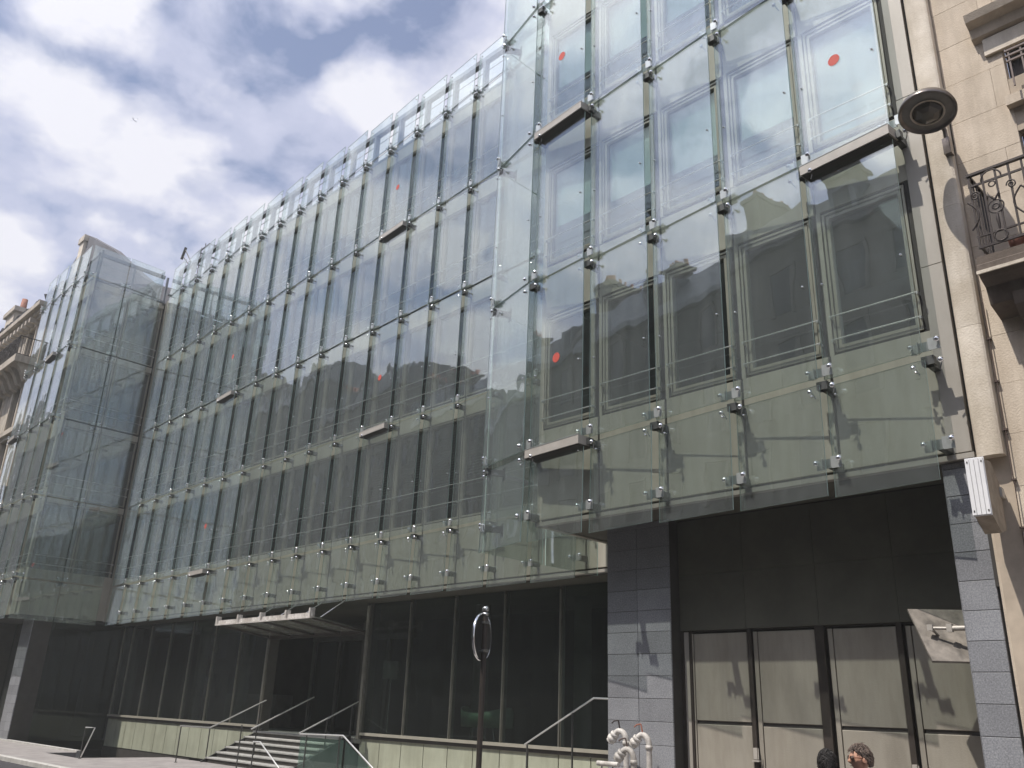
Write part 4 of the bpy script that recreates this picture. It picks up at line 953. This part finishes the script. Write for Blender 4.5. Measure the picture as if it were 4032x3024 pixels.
# ================================================================== people
def person(x, y, h, face, label, hair, cloth, glasses=False, curly=False, tilt=0):
    t = thing('person', (x, y, G-.12 if y < 8.95 else G), label, 'person', rotz=face)
    z0 = 0; s = h/1.70
    V = {'pel': (0, 0, .93), 'waist': (0, 0, 1.05), 'chest': (0, .01, 1.25), 'neckb': (0, .0, 1.42), 'neck': (0, -.015, 1.49),
         'shL': (-.17, .01, 1.38), 'elL': (-.23, .02, 1.12), 'wrL': (-.21, -.1, .90), 'haL': (-.2, -.14, .82),
         'shR': (.17, .01, 1.38), 'elR': (.23, .02, 1.12), 'wrR': (.22, -.08, .89), 'haR': (.21, -.12, .81),
         'hpL': (-.09, 0, .88), 'knL': (-.10, -.05, .50), 'anL': (-.10, .04, .09), 'toL': (-.10, -.12, .04),
         'hpR': (.09, 0, .88), 'knR': (.10, .0, .50), 'anR': (.10, .12, .10), 'toR': (.10, -.03, .04)}
    Rr = {'pel': (.14, .11), 'waist': (.13, .10), 'chest': (.155, .11), 'neckb': (.075, .07), 'neck': (.055, .055), 'shL': (.065, .065), 'elL': (.045, .045), 'wrL': (.03, .03), 'haL': (.03, .02),
          'shR': (.065, .065), 'elR': (.045, .045), 'wrR': (.03, .03), 'haR': (.03, .02), 'hpL': (.09, .09), 'knL': (.06, .06), 'anL': (.042, .042), 'toL': (.04, .03), 'hpR': (.09, .09), 'knR': (.06, .06), 'anR': (.042, .042), 'toR': (.04, .03)}
    E_ = [('pel', 'waist'), ('waist', 'chest'), ('chest', 'neckb'), ('neckb', 'neck'), ('chest', 'shL'), ('shL', 'elL'), ('elL', 'wrL'), ('wrL', 'haL'), ('chest', 'shR'), ('shR', 'elR'), ('elR', 'wrR'), ('wrR', 'haR'),
          ('pel', 'hpL'), ('hpL', 'knL'), ('knL', 'anL'), ('anL', 'toL'), ('pel', 'hpR'), ('hpR', 'knR'), ('knR', 'anR'), ('anR', 'toR')]
    ks = list(V); me = bpy.data.meshes.new('body'); me.from_pydata([tuple(c*s for c in V[k_]) for k_ in ks], [(ks.index(a_), ks.index(b2)) for a_, b2 in E_], [])
    o = bpy.data.objects.new('clothed_body', me); COL.objects.link(o); o.parent = t
    md = o.modifiers.new('s', 'SKIN'); 
    for i, k_ in enumerate(ks): me.skin_vertices[0].data[i].radius = tuple(q*s for q in Rr[k_]); me.skin_vertices[0].data[i].use_root = (k_ == 'pel')
    sb = o.modifiers.new('b', 'SUBSURF'); sb.levels = 2; sb.render_levels = 2
    me.materials.append(MAT[cloth])
    # head sculpted from a sphere; face looks to -y
    bm = bmesh.new(); bmesh.ops.create_uvsphere(bm, u_segments=40, v_segments=32, radius=1)
    for v in bm.verts:
        x_, y_, z_ = v.co; fx, fy, fz = x_*.076, y_*.098, z_*.118
        if z_ < 0: fx *= 1-.26*abs(z_)**1.5; fy *= 1-.10*abs(z_)
        if y_ < 0 and z_ < .1: fy -= .010*max(0, 1-abs(z_+.72)*3.2)*max(0, 1-abs(x_)*1.8)          # chin
        if y_ < 0: fy -= .030*math.exp(-((z_+.16)/.16)**2)*math.exp(-(x_/.17)**2)                # nose
        if y_ < 0: fy -= .010*math.exp(-((z_-.10)/.16)**2)*math.exp(-(x_/.13)**2)
        if y_ < 0: fy += .012*math.exp(-((z_-.06)/.11)**2)*math.exp(-((abs(x_)-.36)/.2)**2)       # eye sockets
        if y_ < 0: fy -= .007*math.exp(-((z_-.26)/.10)**2)*math.exp(-((abs(x_)-.3)/.3)**2)        # brow
        if y_ < 0: fy -= .008*math.exp(-((z_+.46)/.07)**2)*math.exp(-(x_/.26)**2)                # lips
        if y_ < 0: fy += .006*math.exp(-((z_+.50)/.02)**2)*math.exp(-(x_/.26)**2)
        if y_ > 0 and z_ < -.4: fy *= .72
        v.co = (fx*s, fy*s, fz*s)
    bmesh.ops.create_cone
    hz = 1.605*s
    for f in bm.faces: f.smooth = True
    me = bpy.data.meshes.new('head'); bm.to_mesh(me); bm.free(); me.materials.append(MAT['skin'])
    hd = bpy.data.objects.new('head', me); COL.objects.link(hd); hd.parent = t; hd.location = (0, -.03*s, hz); hd.rotation_euler = (tilt, 0, 0)
    b = mb('skin')
    for sx in (-1, 1): b.lathe([(0, .008), (.014, .012), (.022, .004), (.02, -.006), (0, -.008)], 10, Matrix.Translation((sx*.078*s, .008, -.012)) @ Matrix.Rotation(math.pi/2*sx, 4, 'Y') @ Matrix.Scale(1.5, 4, (1, 0, 0)))
    b.use('sign_white')
    for sx in (-1, 1): b.lathe([(0, .012), (.008, .009), (.0115, 0)], 10, Matrix.Translation((sx*.030*s, -.080*s, .008*s)) @ Matrix.Rotation(math.pi/2, 4, 'X'))
    b.use('hair_black')
    for sx in (-1, 1): b.lathe([(0, .0135), (.0045, .012)], 8, Matrix.Translation((sx*.030*s, -.080*s, .008*s)) @ Matrix.Rotation(math.pi/2, 4, 'X'))
    b.tube([(-.022*s, -.098*s, -.056*s), (0, -.102*s, -.058*s), (.022*s, -.098*s, -.056*s)], .0025, 5)
    if glasses:
        b.use('glasses')
        for sx in (-1, 1):
            cx4 = sx*.034*s
            b.tube([(cx4+.026*math.cos(k_/14*2*math.pi)*s, -.100*s, .008*s+.021*math.sin(k_/14*2*math.pi)*s) for k_ in range(15)], .0035, 6, False)
            b.tube([(sx*.060*s, -.094*s, .014*s), (sx*.080*s, -.05*s, .014*s), (sx*.083*s, .0, .008*s)], .004, 5)
        b.tube([(-.01*s, -.103*s, .014*s), (.01*s, -.103*s, .014*s)], .003, 5)
        b.use('lamp_glass')
        for sx in (-1, 1): b.lathe([(0, .016), (.012*s, .013), (.024*s, -.002), (.026*s, -.012)], 14, Matrix.Translation((sx*.037*s, -.092*s, .008*s)) @ Matrix.Rotation(-sx*.35, 4, 'Z') @ Matrix.Rotation(math.pi/2, 4, 'X'))
        b.use('chrome'); b.lathe([(0, .006), (.005, .003), (0, -.002)], 8, Matrix.Translation((-.086*s, .008, -.035*s)) @ Matrix.Rotation(-math.pi/2, 4, 'Y'))
    obj('facial_features', b, hd)
    # hair: cap shell plus many locks
    hb = MB(); hb.use(hair)
    rnd = random.Random(int(x*-100))
    vs = []; nU, nV = 30, 14
    for i in range(nV+1):
        for k_ in range(nU):
            a_ = 2*math.pi*k_/nU; front = max(0, -math.sin(a_)); lim = math.radians(92+36*max(0, math.sin(a_))**.7-44*front**.8 + (14 if curly else 0))
            ph = lim*i/nV; rr = 1.06+.10*math.sin(ph)*(1-.5*front)+(.10 if curly else .03)*noise.noise(Vector((math.cos(a_)*3*math.sin(ph), math.sin(a_)*3*math.sin(ph), 3*math.cos(ph))))
            if i == nV: rr = 1.0
            vs.append((.076*rr*math.sin(ph)*math.cos(a_)*s, (.100*rr*math.sin(ph)*math.sin(a_)+.004)*s, (.121*rr*math.cos(ph))*s))
    hb.add(vs, [(i*nU+k_, i*nU+(k_+1) % nU, (i+1)*nU+(k_+1) % nU, (i+1)*nU+k_) for i in range(nV) for k_ in range(nU)], True)
    for q in range(420 if curly else 380):
        a_ = rnd.uniform(0, 2*math.pi); front = max(0, -math.sin(a_)); ph = math.radians(rnd.uniform(0, 84+36*max(0, math.sin(a_))**.7-40*front**.8 + (14 if curly else 0)))
        nv = Vector((math.sin(ph)*math.cos(a_), math.sin(ph)*math.sin(a_), math.cos(ph))); c_ = Vector((.078*nv.x*s, .103*nv.y*s, .122*nv.z*s))*1.03
        if curly:
            r_ = rnd.uniform(.008, .016); ax_ = nv.orthogonal().normalized(); bx_ = nv.cross(ax_)
            hb.tube([c_+nv*(.004+.012*k_/7)+ax_*r_*math.cos(k_*1.1+q)+bx_*r_*math.sin(k_*1.1+q) for k_ in range(8)], .0035, 4)
        else:
            sweep = Vector((rnd.uniform(-.3, .3), -.25+rnd.uniform(-.3, .5) if ph < .9 else .5, -.6*nv.z+rnd.uniform(-.5, .1)))
            dn = (sweep-nv*sweep.dot(nv)); dn = dn.normalized() if dn.length > .05 else nv.orthogonal()
            ln = rnd.uniform(.03, .055)
            hb.tube([c_, c_+dn*ln*.5+nv*rnd.uniform(.006, .014), c_+dn*ln+nv*rnd.uniform(.0, .010)], [.004, .0035, .001], 4)
    obj('hair', hb, hd)
    return t
# heads show above the lower edge of the picture
person(-3.80, 8.42, 1.66, R(-46), 'person in dark clothes with short grey-brown hair, sunglasses and an ear stud', 'hair_grey', 'cloth_grey', glasses=True, tilt=R(2))
person(-4.10, 8.30, 1.60, R(205), 'person with dark curly hair facing away, head just above the picture edge', 'hair_black', 'cloth_blue', curly=True)

# airliner crossing the clouds
t = thing('airliner', (-6418, 1846, 4404), 'tiny white airliner high in the clouds at the upper left', 'airplane', rotz=R(35))
b = mb('sign_white'); b.tube([(-35, 0, 0), (-30, 0, 0), (25, 0, 0), (34, 0, 1)], [.5, 3, 3, .6], 10); obj('fuselage', b, t)
for sy in (-1, 1):
    b = mb('zinc'); b.prism([(-6, 0), (4, 0), (10, sy*30), (6, sy*30)], -1, -.4, 'z'); obj('wing', b, t)
b = mb('zinc'); b.prism([(24, 1), (32, 1), (35, 10), (31, 10)], -.3, .3, 'y'); obj('tail_fin', b, t)

# thin city air: lifts the far end of the street
hz = bpy.data.materials.new('haze'); hz.use_nodes = True; t_ = hz.node_tree; t_.nodes.clear()
o_ = t_.nodes.new('ShaderNodeOutputMaterial'); v_ = t_.nodes.new('ShaderNodeVolumePrincipled')
v_.inputs['Density'].default_value = .0016; v_.inputs['Color'].default_value = (.93, .97, .96, 1); v_.inputs['Anisotropy'].default_value = .2
t_.links.new(v_.outputs[0], o_.inputs['Volume']); MAT['haze'] = hz
b = mb('haze'); b.box(-720, 720, -720, 720, -5.2, 48); o = obj('haze', b, kind='stuff')
